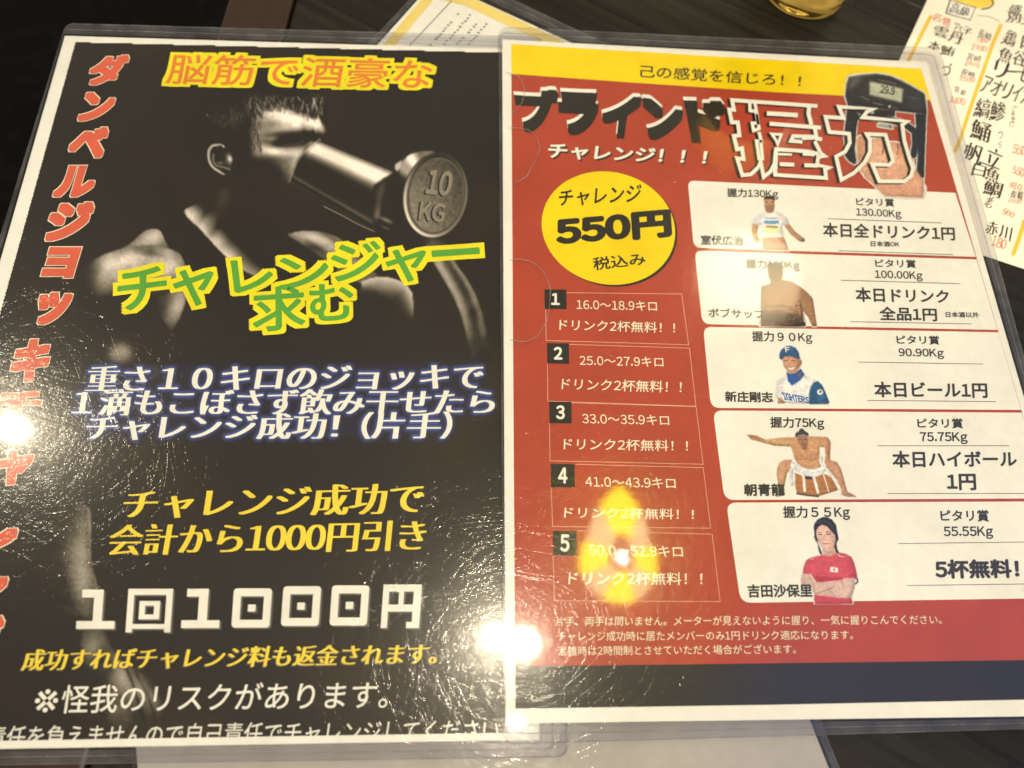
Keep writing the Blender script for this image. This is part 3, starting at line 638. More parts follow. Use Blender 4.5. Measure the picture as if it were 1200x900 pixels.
strands(170, lambda: random.uniform(296, 352), lambda x: 119 + random.uniform(-7, 6) + (8 if x < 306 else 0), lambda x: random.uniform(.9, 1.9), lambda: random.uniform(5, 11), lambda x, y: random.choice((36, 40, 48, 120)))
strands(90, lambda: random.uniform(352, 381), lambda x: 122 + random.uniform(-8, 7), lambda x: random.uniform(1.2, 1.9), lambda: random.uniform(6, 12), lambda x, y: random.choice((34, 40, 50, 150)))
strands(80, lambda: random.uniform(290, 306), lambda x: random.uniform(138, 176), lambda x: random.uniform(1.2, 2.0), lambda: random.uniform(3, 6), lambda x, y: random.choice((40, 48, 80)))
# ear
er = smooth([(268, 175), (262, 170), (254, 168), (247, 170), (242.5, 177), (243, 188), (247, 196), (254, 201.5), (263, 204.5), (270, 202), (271, 194), (273, 186), (271, 179)], 4)
hx = smooth([(262, 171.5), (254, 169.8), (248, 171.5), (244.5, 178), (245, 188), (249, 195.5), (256, 200.5), (264, 203)], 4)[:-4]
tone(R.mask_poly(er, .9), 42 + 128 * np.exp(-(DI(hx) / 1.5) ** 2) + 62 * GA(269, 187, 3, 5, -15) + 90 * GA(269.5, 186, 1.6, 2.6, -15) + 52 * np.exp(-(DI([(250, 181), (249.5, 189), (254, 194.5), (262, 196), (269, 198.5)]) / 1.3) ** 2) + 40 * GA(258, 191, 3, 1.6))
# ---- the dumbbell mug: brushed metal cylinder
bx = smooth([(375, 165), (366, 170), (357, 178), (349, 189), (344, 201), (341, 212)], 3)[:-3]
cyl = [(375, 165), (463, 201.5), (470, 215), (462, 262), (440, 272), (341, 214)] + bx[::-1]
dt = (R.Y - 165) * 0.9255 - (R.X - 375) * 0.3788; db = (272 - R.Y) * 0.858 + (R.X - 440) * 0.5135
p_ = np.clip(dt / np.maximum(dt + db, 1e-3), 0, 1)
pr = np.interp(p_, [0, .04, .09, .14, .25, .31, .37, .44, .52, .78, .85, .89, .93, .97, 1], [52, 120, 205, 238, 222, 150, 84, 50, 38, 34, 56, 78, 44, 36, 60])
al_ = SM((R.X - 345) * .926 + (R.Y - 190) * .378, -8, 90); pr = pr * (1 - .10 * np.sin(al_ * 3.1)) * (1 + .012 * SK)
tone(R.mask_poly(cyl, .7), pr); R.line(bx, 1.0, g(138), .6, .8); R.line([(x + 2.2, y + .8) for x, y in bx], 1.0, g(40), .6, .5)
R.line([(380, 242), (400, 252), (420, 263), (438, 271)], 1.1, g(132), .6, .8)
# neck of the dumbbell and its plate
tone(R.mask_poly([(438, 217), (450, 208), (463, 201), (474, 205), (476, 268), (460, 274), (440, 271), (434, 250)], 1.0), 34 + 34 * GA(446, 226, 4, 12, 15) + 46 * GA(442, 250, 3, 7, 15) + 70 * GA(453, 258, 6, 1.8, 25) + 40 * GA(452, 267, 5, 1.3, 25))
R.poly([(462.5, 193), (471, 188), (470.5, 197), (464, 201)], g(170), .8)
sd = smooth([(468, 200), (473, 188), (481, 181), (494, 177.5), (510, 178), (505, 186), (488, 205), (478, 230), (478, 262), (472, 256), (467, 230)], 4)
an = np.arctan2(R.Y - 229, R.X - 510); tone(R.mask_poly(sd, .9), 44 + 190 * np.exp(-((an + 2.15) / .16) ** 2) + 90 * np.exp(-((an + 2.45) / .14) ** 2) + 60 * np.exp(-((an + 1.75) / .2) ** 2))
def EL(rx, ry, cx=510, cy=229): return R.mask_ell(cx, cy, rx, ry, 10, .7)
ring_t = 112 + 52 * np.cos(an - 2.3) + 26 * np.cos(2 * an + .6) + 40 * np.exp(-((an - 1.9) / .5) ** 2)
tone(EL(38, 50.5), 58 + 0 * SK); tone(EL(37, 49.4, 510.4), ring_t); tone(EL(34.2, 46.4, 510.6), 0.55 * ring_t); tone(EL(33, 45, 510.9), 44 + .35 * (ring_t[::-1, ::-1] * 0 + 90 - 40 * np.cos(an - 2.3)))
tone(EL(31.4, 43.4, 511.2, 229.2), (84 + 20 * np.cos(an - 2.6) * np.hypot(R.X - 511, R.Y - 229) / 40 + 12 * GA(500, 245, 14, 18)) * (1 + .055 * SK))
R.img = np.clip(45 + np.maximum(R.img - 44, -8) * 1.16 + 10 * np.clip((R.img - 50) / 40, 0, 1), 34, 248)
R.noise(0.012, .9)
# --- blue glow printed behind the white lines
gl = np.maximum(R.mask_poly([(98, 428), (566, 424), (566, 455), (580, 456), (580, 487), (530, 490), (530, 514), (100, 516), (100, 488), (84, 486), (84, 456), (98, 455)], 7), 0)
R.put(np.clip(gl * 1.15, 0, 1), (52, 53, 80), .45)
inside = R.mask_poly([(89, 50), (598, 62.5), (621, 858.5), (-139, 870)], 0) > .5
R.build('photo_print', ZL + 0.00006, lp, M_PHOTO, keep=inside)

def LZ(k): return ZL + 0.00006 + 0.00005 * k
M_ORED = print_mat('orange_red_print', (216, 98, 72)); M_CREAM = print_mat('cream_print', (240, 226, 196)); M_YEL = print_mat('yellow_print', (236, 218, 40))
M_ORANGE = print_mat('orange_print', (228, 128, 58)); M_GREEN = print_mat('green_print', (92, 160, 62)); M_WHITE = print_mat('white_print', (0.80, 0.79, 0.75), raw=True)
M_GOLD = print_mat('gold_print', (244, 208, 66)); M_SHADOW = print_mat('grey_shadow_print', (104, 98, 90)); M_EMB = print_mat('steel_print', (142, 130, 112)); M_DARK = print_mat('dark_print', (40, 34, 29))
# vertical heading
for ch, b in zip('ダンベルジョッキチャレンジ', ((100, 64, 153, 100), (90, 108, 138, 142), (77, 149, 130, 185), (61, 194, 117, 231), (50, 237, 112, 282), (48, 290, 95, 325), (37, 343, 86, 380),
                 (8, 398, 65, 447), (-10, 458, 52, 489), (-8, 528, 42, 568), (-46, 600, 26, 652), (-56, 668, 12, 712), (-72, 722, 6, 770))):
    q = lean(b[0] + 3, b[1] + 2, b[2] - 3, b[3] - 2, 0.30)
    lettering(ch, q, M_CREAM, LZ(1), lp, bold=0.078, boldy=0.070, sharp=True, res=4); lettering(ch, q, M_ORED, LZ(3), lp, bold=0.060, boldy=0.052, sharp=True, res=4)
q = [(194, 98), (503, 104), (201, 63), (509, 70)]
lettering('脳筋で酒豪な', q, M_YEL, LZ(1), lp, bold=0.095, sharp=True, res=4); lettering('脳筋で酒豪な', q, M_ORANGE, LZ(4), lp, bold=0.008, res=4)
for ch, q in zip('チャレンジャー求む', (rot(166.5, 338, 56, 46, -7, .12), rot(228, 336.5, 47, 42, -9, .0), rot(296, 323, 46, 37, -4, -.06), rot(356, 320, 57, 36, -2, -.02), rot(417.5, 306, 57, 43, -4, .0),
                  rot(477, 310.5, 47, 38, -9, 0), rot(534, 295.5, 54, 6, -4, 0), rot(327, 361.5, 60, 50, -4, .06), rot(388.5, 354, 50, 42, -4, .04))):
    k = 0.115 if ch != 'ー' else 0.125
    lettering(ch, q, M_YEL, LZ(3), lp, bold=k * .82, sharp=True, res=4, boldy=k * .82); lettering(ch, q, M_GREEN, LZ(5), lp, bold=0.018, res=4)
MW = 0.10
M_GL = [print_mat('dark_blue_glow_print', c) for c in ((60, 58, 74), (60, 64, 100), (76, 86, 138))]
for t_, q_ in (('重さ１０キロのジョッキで', [(101, 459), (562, 456), (106, 429), (567, 426)]), ('１滴もこぼさず飲み干せたら', [(85, 487), (577, 485), (90, 456), (580, 456)]), ('チャレンジ成功！(片手)', [(100, 516), (526, 514), (105, 486), (530, 482)])):
    for k_, (m_, r_) in enumerate(zip(M_GL, (.15, .105, .062))): lettering(t_, q_, m_, LZ(1 + k_), lp, bold=r_, copies=14, name='lettering_glow')
lettering('重さ１０キロのジョッキで', [(101, 459), (562, 456), (106, 429), (567, 426)], M_WHITE, LZ(5), lp, off=-0.011, mincho=MW, res=4)
lettering('１滴もこぼさず飲み干せたら', [(85, 487), (577, 485), (90, 456), (580, 456)], M_WHITE, LZ(5.4), lp, off=-0.011, mincho=MW, res=4)
lettering('チャレンジ成功！(片手)', [(100, 516), (526, 514), (105, 486), (530, 482)], M_WHITE, LZ(5.8), lp, off=-0.011, mincho=MW, res=4)
lettering('チャレンジ成功で', [(144, 608), (493, 602), (150, 574), (497, 565)], M_GOLD, LZ(1), lp, off=-0.011, mincho=MW, res=4)
lettering('会計から1000円引き', [(126, 651), (496, 645), (133, 615), (499, 609)], M_GOLD, LZ(1), lp, off=-0.011, mincho=MW, res=4)
for mt, k, s in ((M_SHADOW, 1, (-1.2, 1.4)), (M_GOLD, 2, (0, 0))):
    lettering('成功すればチャレンジ料も返金されます。', [(25, 786), (510, 778), (31, 761), (514, 754)], mt, LZ(k), lp, off=-0.009, mincho=0.085, shift=s)
lettering('※', [(39, 835), (66, 834.5), (43, 808), (70, 807.5)], M_WHITE, LZ(1), lp)
lettering('怪我のリスクがあります。', [(70, 836), (453, 830), (75, 803), (457, 798)], M_WHITE, LZ(1), lp, bold=0.006, copies=6)
lettering('責任を負えませんので自己責任でチャレンジしてください', [(-17, 878), (583, 869), (-12, 851), (586, 842)], M_WHITE, LZ(1), lp)
f = Flat(LZ(2)); f.poly([(-142, 869.5), (-160, 880), (630, 866.5), (622, 858.5), (580, 859), (300, 863.3), (0, 868.2)][::-1]); f.build('paper_margin', M_PAPER, lp)
# square display lettering of the price
def blocks(ch):
    if ch == '1': return [(.10, .80, .66, 1), (.42, .18, .66, .82), (0, 0, 1, .20)]
    if ch == '回': return [(0, 0, .14, 1), (.86, 0, 1, 1), (.13, .86, .87, 1), (.13, .08, .87, .19), (.27, .30, .40, .72), (.60, .30, .73, .72), (.39, .61, .61, .72), (.39, .30, .61, .41)]
    if ch == '0': return [(0, .09, .20, .91), (.80, .09, 1, .91), (.09, .80, .91, 1), (.09, 0, .91, .20), (.40, .41, .60, .59)]
    return [(0, 0, .16, 1), (.80, 0, 1, 1), (.14, .84, .82, 1), (.42, .50, .55, .86), (.14, .38, .82, .54), (.66, 0, .82, .14)]
for mt, kz, sx, sy in ((M_SHADOW, 1, 2.2, 1.8), (M_WHITE, 2, 0, 0)):
    f = Flat(LZ(kz))
    for ch, (x0, y0, x1, y1) in zip('1回1000円', ((89, 691, 137, 737), (147, 690, 203, 741), (212, 690, 260, 736), (271, 689.5, 319, 735.5), (329, 687, 376.5, 733.5), (386, 686, 433, 733), (446, 685, 494.5, 736))):
        for i, (a, b, c, d) in enumerate(blocks(ch)):
            k = 0.07 * (y1 - y0)
            def pt(u, v): return (x0 + u * (x1 - x0 - k) + v * k + sx, y1 - v * (y1 - y0) + sy)
            P = [pt(a, b), pt(c, b), pt(c, d), pt(a, d)]
            f.add(P, [(0, 1, 2, 3)], i * 3e-6)
        if ch == '0':
            for (u, v) in ((.09, .09), (.91, .09), (.09, .91), (.91, .91)):
                f.add([pt(u + .09 * math.cos(t), v + .09 * math.sin(t)) for t in np.linspace(0, 2 * math.pi, 14, False)], [tuple(range(14))], 3e-5)
    f.build('lettering', mt, lp)
# raised figures on the dumbbell plate
for txt, q in (('10', [(499, 226), (526, 229), (504, 199), (531, 202)]), ('KG', [(491, 257), (519, 260), (494, 236), (522, 239.5)])):
    for mt, k, s, bo in ((M_DARK, 1, (-1.6, .6), .05), (M_SHADOW, 2, (.9, .2), .05), (M_EMB, 3, (0, 0), .03)):
        lettering(txt, q, mt, LZ(k), lp, bold=bo, copies=8, shift=s)
sleeve(lc, L_OUT, [10, 12, 16, 12], L_INN, 0.0014, 0.0031, M_COVER)

# ================================================================== RIGHT POSTER : grip strength challenge
ZR = 0.0040
rc = thing('poster', tuple(px(900, 450, 0.0033)), 'red and yellow grip strength challenge poster with five white prize rows, in clear sleeve', 'poster', 'posters in clear sleeves')
R_OUT = [(584, 31), (1101, 56), (1319, 851), (590.5, 872.5)]
R_PAP = [(588.5, 46), (1086, 73), (1308, 838), (592.5, 848)]
R_INN = [(587.8, 44.5), (1088, 71), (1311, 840.5), (591.8, 850)]
rp = slab('paper_sheet', R_PAP, ZR - 0.0003, ZR, M_PAPER, rc)
def RZ(k): return ZR + 0.00004 + 0.00004 * k
M_RED = print_mat('red_print', (0.395, 0.055, 0.030), raw=True); M_YB = print_mat('yellow_band_print', (0.86, 0.63, 0.004), raw=True)
M_FOOT = print_mat('black_band_print', (0.020, 0.018, 0.017), raw=True); M_PALE = print_mat('pale_line_print', (0.74, 0.42, 0.32), raw=True)
f = Flat(RZ(0)); f.poly([(599, 51.5), (604, 830.5), (900, 826), (1197, 820), (1296, 818), (1079.5, 80.5)]); f.build('red_panel', M_RED, rp)
f = Flat(RZ(1)); f.poly([(599, 51.5), (599.3, 86.5), (720, 95.3), (900, 107.5), (1091, 117.6), (1079.5, 80.5)]); f.build('yellow_band', M_YB, rp)
f = Flat(RZ(1)); f.poly([(603.7, 781), (604, 830.5), (900, 826), (1197, 820), (1296, 818), (1284, 772.5)]); f.build('black_band', M_FOOT, rp)
lettering('己の感覚を信じろ！！', [(750, 90.5), (938, 102), (751, 76), (939, 88.5)], M_BLACK, RZ(2), rp, bold=0.012, copies=6)
for ch, q in zip('ブラインド', ([(612, 149), (643, 153), (605, 106), (652, 108)], [(661, 152), (694, 155), (656, 110), (700, 112)], [(709, 155), (740, 158), (708, 115), (749, 116)],
                 [(762, 158), (792, 161), (754, 117), (799, 123)], [(813, 162), (842, 164), (806, 120), (846, 121)])):
    lettering(ch, q, M_WHITE, RZ(2), rp, bold=0.062, boldy=0.072, sharp=True, res=4, shift=(-.9, -3.4)); lettering(ch, q, M_BLACK, RZ(5), rp, bold=0.064, boldy=0.080, sharp=True, res=4, shift=(0, 1.2))
q = [(642, 185), (826, 193), (644, 168), (829, 177)]
lettering('チャレンジ！！！', q, M_BLACK, RZ(2), rp, bold=0.035, copies=8, shift=(1.6, 1.6)); lettering('チャレンジ！！！', q, M_WHITE, RZ(4), rp, bold=0.03, copies=8)
# the two outlined characters
def cr(P, x0, y0, s): return [(x0 + a / s, y0 + b / s) for a, b in P]
G1 = [([(365, 720), (300, 782), (225, 790), (180, 642), (235, 648), (222, 552), (178, 562), (150, 445), (200, 440), (185, 325), (132, 325), (110, 213), (150, 215), (135, 130), (885, 182)], 0, 33),
      ([(290, 150), (292, 222), (348, 230), (335, 150)], 0, 28), ([(345, 232), (362, 330), (312, 332), (324, 398), (372, 380), (352, 250)], 0, 27),
      ([(370, 410), (392, 490), (350, 490), (372, 645), (402, 645), (385, 480)], 0, 28), ([(384, 660), (412, 805), (470, 760), (508, 690), (520, 565)], 0, 32), ([(365, 720), (390, 660)], 0, 30),
      ([(440, 246), (712, 262)], 0, 38), ([(465, 337), (915, 372)], 0, 34), ([(812, 190), (806, 250), (832, 345)], 0, 34), ([(862, 375), (878, 468), (925, 474)], 0, 33),
      ([(484, 428), (566, 432), (536, 520), (520, 480)], 1, 24), ([(870, 452), (672, 446), (652, 488), (752, 496)], 0, 32), ([(750, 470), (870, 465)], 0, 22),
      ([(862, 490), (915, 600), (950, 622), (892, 630), (880, 702), (995, 722), (952, 738), (962, 815), (515, 786), (522, 562), (800, 580), (905, 606)], 0, 32),
      ([(540, 604), (660, 608)], 0, 20), ([(552, 692), (682, 698)], 0, 34), ([(770, 702), (885, 706)], 0, 34), ([(508, 690), (510, 786)], 0, 30), ([(755, 605), (860, 612)], 0, 24)]
G2 = [(130, 282), (362, 296), (318, 312), (287, 352), (583, 379), (548, 400), (562, 505), (597, 625), (620, 690), (606, 740), (560, 774), (397, 774), (350, 662), (462, 665), (488, 640), (438, 467), (314, 462), (335, 500), (335, 580), (300, 648), (230, 718), (147, 764), (112, 610), (172, 578), (202, 520), (197, 460), (67, 448), (42, 348), (160, 357)]
R2 = R
for mt, k, dx, dy, dw in ((M_BLACK, 10, -3.3, 0.9, 0.2), (M_WHITE, 12, 0, 0, 0)):
    f = Flat(RZ(k))
    for P, cl, w in G1:
        f.stroke([(x + dx, y + dy) for x, y in cr(P, 840, 100, 7.5)], w / 7.5 + dw, bool(cl))
    f.stroke([(x + dx, y + dy) for x, y in cr(G2, 960, 75, 5.63)], 4.3 + dw, True)
    f.build('lettering', mt, rp)
# price badge
def ellp(cx, cy, rx, ry, sh, n=72): return [(cx + rx * math.cos(a) + sh * ry * math.sin(a), cy + ry * math.sin(a)) for a in np.linspace(0, 2 * math.pi, n, False)]
f = Flat(RZ(1)); f.poly(ellp(715.5, 269.5, 78, 66.5, .10)); f.build('badge_shadow', M_BLACK, rp)
f = Flat(RZ(2)); f.poly(ellp(713, 267.3, 78, 66.5, .10)); f.build('price_badge', M_YB, rp)
lettering('チャレンジ', [(654.5, 242), (750, 237), (656, 223), (752, 216)], M_BLACK, RZ(3), rp, bold=0.02, copies=8)
lettering('550円', [(655, 287), (785, 276), (653, 258), (783, 247)], M_BLACK, RZ(3), rp, bold=0.06, copies=14, res=4)
lettering('税込み', [(696, 317), (757, 310), (694, 302), (755, 296)], M_BLACK, RZ(3), rp, bold=0.02, copies=8)
# the five numbered lines
KG = ('16.0〜18.9キロ', '25.0〜27.9キロ', '33.0〜35.9キロ', '41.0〜43.9キロ', '50.0〜52.9キロ')
BOX = ((638, 339, 664, 362), (641, 402, 667, 426), (643.5, 470.5, 670, 496), (645.3, 543.5, 673.7, 571), (647.8, 622, 676, 651))
FRM = (((664, 343), (799, 344.5), (807, 404), (640, 399), (639.5, 362)), ((667, 403.5), (808, 408), (815.5, 476), (642, 470), (641.5, 426)), ((670, 472), (815.7, 476.5), (824, 544), (644.5, 540), (644, 496)),
       ((674, 544), (824, 548), (833, 619), (647.5, 617), (646, 571)), ((676, 622), (834.5, 626), (844, 705), (650, 704), (648, 651)))
T1 = ([(676, 362.5), (770, 364.5), (675.5, 351), (769.5, 353)], [(679.5, 428), (777.5, 430), (679, 416.5), (777, 418.5)], [(682.8, 496.5), (784.5, 498.5), (682, 484.5), (783.5, 486.5)],
      [(686.5, 570.5), (792, 572.5), (685.5, 558), (791, 560)], [(691, 651), (800.5, 653), (690, 638), (799.5, 640)])
T2 = ([(655.5, 387), (791, 390.5), (656, 374), (791, 378)], [(658, 456.5), (798.5, 460.5), (659, 443), (799, 447)], [(660.5, 527), (806, 529), (661, 513.5), (806, 516)],
      [(661, 607), (813, 609), (662, 594), (813, 596.5)], [(666, 685), (823, 685.5), (667, 670), (823, 671)])
for i in range(5):
    x0, y0, x1, y1 = BOX[i]
    f = Flat(RZ(1)); f.stroke(FRM[i][:5], 0.62); f.build('line_frame', M_PALE, rp)
    f = Flat(RZ(2)); f.poly([(x0, y0), (x1 - .3, y0 + .4), (x1, y1 + .2), (x0 + .4, y1)]); f.build('number_tile', M_FOOT, rp)
    w = (x1 - x0) * .17; cx = (x0 + x1) / 2
    lettering(str(i + 1), [(cx - w, y1 - 5.3), (cx + w, y1 - 5.1), (cx - w, y0 + 5), (cx + w, y0 + 5.2)], M_WHITE, RZ(3), rp, bold=0.035, copies=8)
    lettering(KG[i], T1[i], M_CREAM, RZ(3), rp, bold=0.004, copies=6)
    lettering('ドリンク2杯無料！！', T2[i], M_CREAM, RZ(3), rp, bold=0.008, copies=6)
lettering('片手、両手は問いません。メーターが見えないように握り、一気に握りこんでください。', [(650.5, 734), (1104, 731.5), (651.5, 722.5), (1103, 720.5)], M_CREAM, RZ(3), rp, res=2)
lettering('チャレンジ成功時に居たメンバーのみ1円ドリンク適応になります。', [(653.5, 751.5), (1000, 749.5), (653, 740), (999, 738.5)], M_CREAM, RZ(3), rp, res=2)
lettering('混雑時は2時間制とさせていただく場合がございます。', [(654, 768.5), (933, 766), (653.5, 757), (932, 755)], M_CREAM, RZ(3), rp, res=2)
# white prize rows
PAN = ([(806, 211.5), (1119.5, 226), (1143.5, 301), (813, 290.3)], [(814, 293.6), (1144.5, 304), (1169, 386.6), (823, 379.8)], [(824, 383), (1170, 389.4), (1196.5, 480.4), (833, 478)],
       [(835.5, 481), (1197.5, 483.6), (1227, 584), (849, 586)], [(851, 589), (1228, 587.6), (1262, 700.5), (868, 706.5)])
M_ROW = print_mat('row_white', (0.80, 0.795, 0.775), raw=True)
for i, P in enumerate(PAN):
    f = Flat(RZ(1)); f.poly(rounded(P, [8 + i, 0, 0, 9 + i])); f.build('prize_row', M_ROW, rp)
M_TXT = print_mat('charcoal_print', (0.038, 0.036, 0.036), raw=True)
ROW = (
 ('握力130Kg', [(852.3, 232.3), (912, 234), (852, 220.5), (911.5, 222.5)], .022), ('室伏広治', [(822, 286.5), (871, 287.8), (821.5, 275.6), (870.5, 277)], .022),
 ('握力100Kg', [(874.8, 316), (937, 318), (874, 303.5), (936, 305.5)], .022), ('ボブサップ', [(830.8, 371.6), (897, 373.5), (830, 361), (896, 363)], .02),
 ('握力９０Kg', [(882, 402), (952, 403), (881, 388), (951, 389.5)], .022), ('新庄剛志', [(850.3, 470.7), (906, 471.5), (849.6, 458.7), (905, 459.5)], .022),
 ('握力75Kg', [(903.5, 503.2), (966, 503.6), (902.5, 488.7), (965, 489.4)], .024), ('朝青龍', [(872.6, 581), (919.5, 580.6), (872, 567.3), (918.6, 567)], .024),
 ('握力５５Kg', [(918.6, 609.2), (996.2, 609), (917.5, 593.4), (995, 593.2)], .024), ('吉田沙保里', [(877, 700), (952, 699.3), (876, 685.3), (951, 684.8)], .024),
 ('ピタリ賞', [(1004, 240.8), (1048, 242.2), (1003, 231.8), (1047, 233)], .014), ('130.00Kg', [(1004, 255), (1056.5, 257.2), (1003, 244), (1055.5, 246.4)], .012), ('本日全ドリンク1円', [(965, 277.2), (1119, 281.5), (964.5, 261), (1118, 266)], .018), ('日本酒OK', [(1020.5, 288.6), (1054, 289.2), (1020.3, 282.4), (1053.8, 283.4)], .02),
 ('ピタリ賞', [(1026.2, 313), (1073.5, 314), (1025.5, 303.8), (1072.7, 304.6)], .014), ('100.00Kg', [(1026, 328.3), (1081.5, 329.8), (1025, 316.8), (1080.5, 318.4)], .012), ('本日ドリンク', [(1003.5, 353.2), (1112, 355), (1002.5, 336.8), (1111, 340)], .018), ('全品1円', [(1031.5, 375), (1098, 376.2), (1030.8, 359.5), (1097, 361)], .018), ('日本酒以外', [(1108.5, 371.6), (1147.3, 372.2), (1108, 365.4), (1147, 366)], .02),
 ('ピタリ賞', [(1051.5, 403), (1101, 403.8), (1050.5, 393), (1100, 393.7)], .016), ('90.90Kg', [(1054, 420.2), (1106.5, 420.8), (1053, 408.2), (1105.3, 409)], .014), ('本日ビール1円', [(1025.5, 465.2), (1157, 466), (1024.5, 447.6), (1156, 448.6)], .02),
 ('ピタリ賞', [(1075.8, 501.3), (1128.6, 501.8), (1075, 490.4), (1127.6, 490.4)], .016), ('75.75Kg', [(1079, 520.2), (1134, 520.2), (1078, 506.7), (1133, 506.7)], .014), ('本日ハイボール', [(1046.7, 547.6), (1191.5, 546.8), (1045.7, 528.8), (1190.5, 528.8)], .02), ('1円', [(1110.8, 573.8), (1143.6, 574), (1110, 556), (1142.6, 555.8)], .024),
 ('ピタリ賞', [(1103, 610.6), (1159, 611), (1102, 597.8), (1158, 597.6)], .016), ('55.55Kg', [(1106.8, 631.5), (1164, 631.3), (1105.8, 617.4), (1163, 617)], .014), ('5杯無料！', [(1097.5, 677.6), (1194, 676.5), (1096, 656.6), (1192.5, 656)], .034))
for txt, q, b in ROW:
    lettering(txt, q, M_TXT, RZ(3), rp, bold=b + (.002 if q[0][0] < 960 and 'Kg' in txt else .010), copies=8)
for P in (((970, 256.2), (1103, 261.2)), ((983, 293.8), (1117, 298.4)), ((985.5, 328.3), (1125, 332.4)), ((996.5, 376.9), (1138.6, 379.6)), ((1005.7, 424.2), (1152.3, 426.6)), ((1016.7, 469.2), (1167, 470.6)),
          ((1028, 522.4), (1182.5, 522.3)), ((1040, 578.4), (1206, 578.2)), ((1052.4, 637), (1213, 635)), ((1063, 686.1), (1228, 684))):
    f = Flat(RZ(3)); f.stroke(P, 0.8); f.build('rule_line', M_GREY, rp)

# ---- printed cut-out pictures on the rows (generic figures)
ROWBG = (232, 228, 218)
def pic(x0, y0, x1, y1, s, org, items, name='figure_print', z=2.0, step=0.45, bg=ROWBG, noise=.03):
    """soft flat picture; coordinates of items are in an enlarged crop: org + p / s"""
    Rr = Raster(x0, y0, x1, y1, step, bg)
    T = lambda P: [(org[0] + a / s, org[1] + b / s) for a, b in P]
    for it in items:
        k = it[0]
        if k == 'p': Rr.poly(T(it[1]), it[2], it[3] / s if len(it) > 3 else 3.5 / s, it[4] if len(it) > 4 else 1)
        elif k == 'e':
            cx, cy, rx, ry, dg = it[1]; Rr.ell(org[0] + cx / s, org[1] + cy / s, rx / s, ry / s, it[2], dg, it[3] / s if len(it) > 3 else 3 / s, it[4] if len(it) > 4 else 1)
        else: Rr.line(T(it[1]), it[2] / s, it[3], it[4] / s if len(it) > 4 else 3 / s, it[5] if len(it) > 5 else 1)
    keep = Rr.a > 0.06
    u = 1 / 1.2 / step                                   # rounded modelling of the printed figure
    soft = Rr.blur(Rr.a, 2.2); s1 = Rr.blur(Rr.a, 1.1); rel = np.roll(s1, (2, 2), (0, 1)) - np.roll(s1, (-2, -2), (0, 1))
    tex = Rr.blur(RNG.standard_normal((Rr.h, Rr.w)), 0.9); tex /= tex.std(); tex2 = Rr.blur(RNG.standard_normal((Rr.h, Rr.w)), 2.5); tex2 /= tex2.std()
    sh = (0.80 + 0.24 * soft ** 2 - 0.22 * rel) * (1 + .022 * tex + .022 * tex2)
    Rr.img = np.clip(Rr.img * (1 + (sh - 1) * np.clip(Rr.a, 0, 1))[..., None], 0, 250)
    grey = Rr.img.mean(-1, keepdims=True); Rr.img = grey + (Rr.img - grey) * 0.86
    Rr.noise(noise, 0.5)
    return Rr.build(name, RZ(z), rp, M_PHOTO, keep=keep)
# runner in a white jersey
pic(878, 228, 946, 296, 7.5, (800, 205), [
 ('p', [(612, 425), (668, 432), (650, 515), (668, 560), (680, 578), (655, 590), (622, 565), (604, 495)], (205, 150, 98), 4),
 ('p', [(890, 440), (935, 428), (985, 495), (1050, 545), (1072, 560), (1062, 588), (1030, 585), (955, 525)], (188, 130, 90), 4), ('e', (1055, 572, 20, 15, 10), (128, 112, 92), 4),
 ('p', [(700, 545), (882, 540), (905, 590), (935, 660), (705, 658)], (205, 140, 108), 5), ('l', [(720, 600), (900, 590)], 8, (170, 105, 85), 5, .6), ('l', [(715, 575), (890, 568)], 4, (160, 100, 80), 4, .6),
 ('p', [(705, 320), (660, 338), (632, 372), (608, 424), (668, 436), (692, 432), (702, 552), (882, 545), (872, 440), (938, 428), (915, 378), (855, 332), (800, 318), (760, 336)], (224, 216, 212), 4),
 ('p', [(640, 372), (690, 345), (700, 440), (665, 436), (612, 424)], (196, 190, 200), 8, .7), ('p', [(850, 340), (915, 380), (938, 428), (880, 440)], (200, 186, 182), 8, .6),
 ('p', [(714, 400), (842, 402), (842, 432), (714, 428)], (80, 146, 186), 3), ('l', [(725, 382), (825, 382)], 11, (112, 120, 140), 3, .8),
 ('p', [(718, 440), (845, 442), (848, 520), (720, 515)], (228, 218, 150), 6, .8), ('l', [(740, 452), (830, 458)], 16, (128, 110, 52), 4, .75),
 ('p', [(730, 300), (800, 300), (800, 322), (762, 338), (725, 322)], (160, 105, 75), 4),
 ('p', [(714, 215), (722, 200), (800, 198), (808, 225), (806, 285), (786, 320), (764, 330), (738, 320), (720, 288)], (196, 138, 102), 4),
 ('p', [(716, 196), (730, 186), (790, 184), (806, 200), (804, 222), (780, 210), (735, 212), (718, 226)], (58, 44, 36), 5), ('p', [(722, 275), (745, 262), (785, 262), (804, 275), (788, 318), (764, 328), (738, 318)], (146, 98, 74), 7, .8),
 ('l', [(732, 240), (752, 238)], 6, (70, 48, 38), 3), ('l', [(774, 238), (795, 240)], 6, (70, 48, 38), 3), ('l', [(748, 282), (782, 282)], 5, (205, 150, 120), 3, .8), ('l', [(762, 245), (760, 266)], 5, (150, 98, 70), 4, .7)])
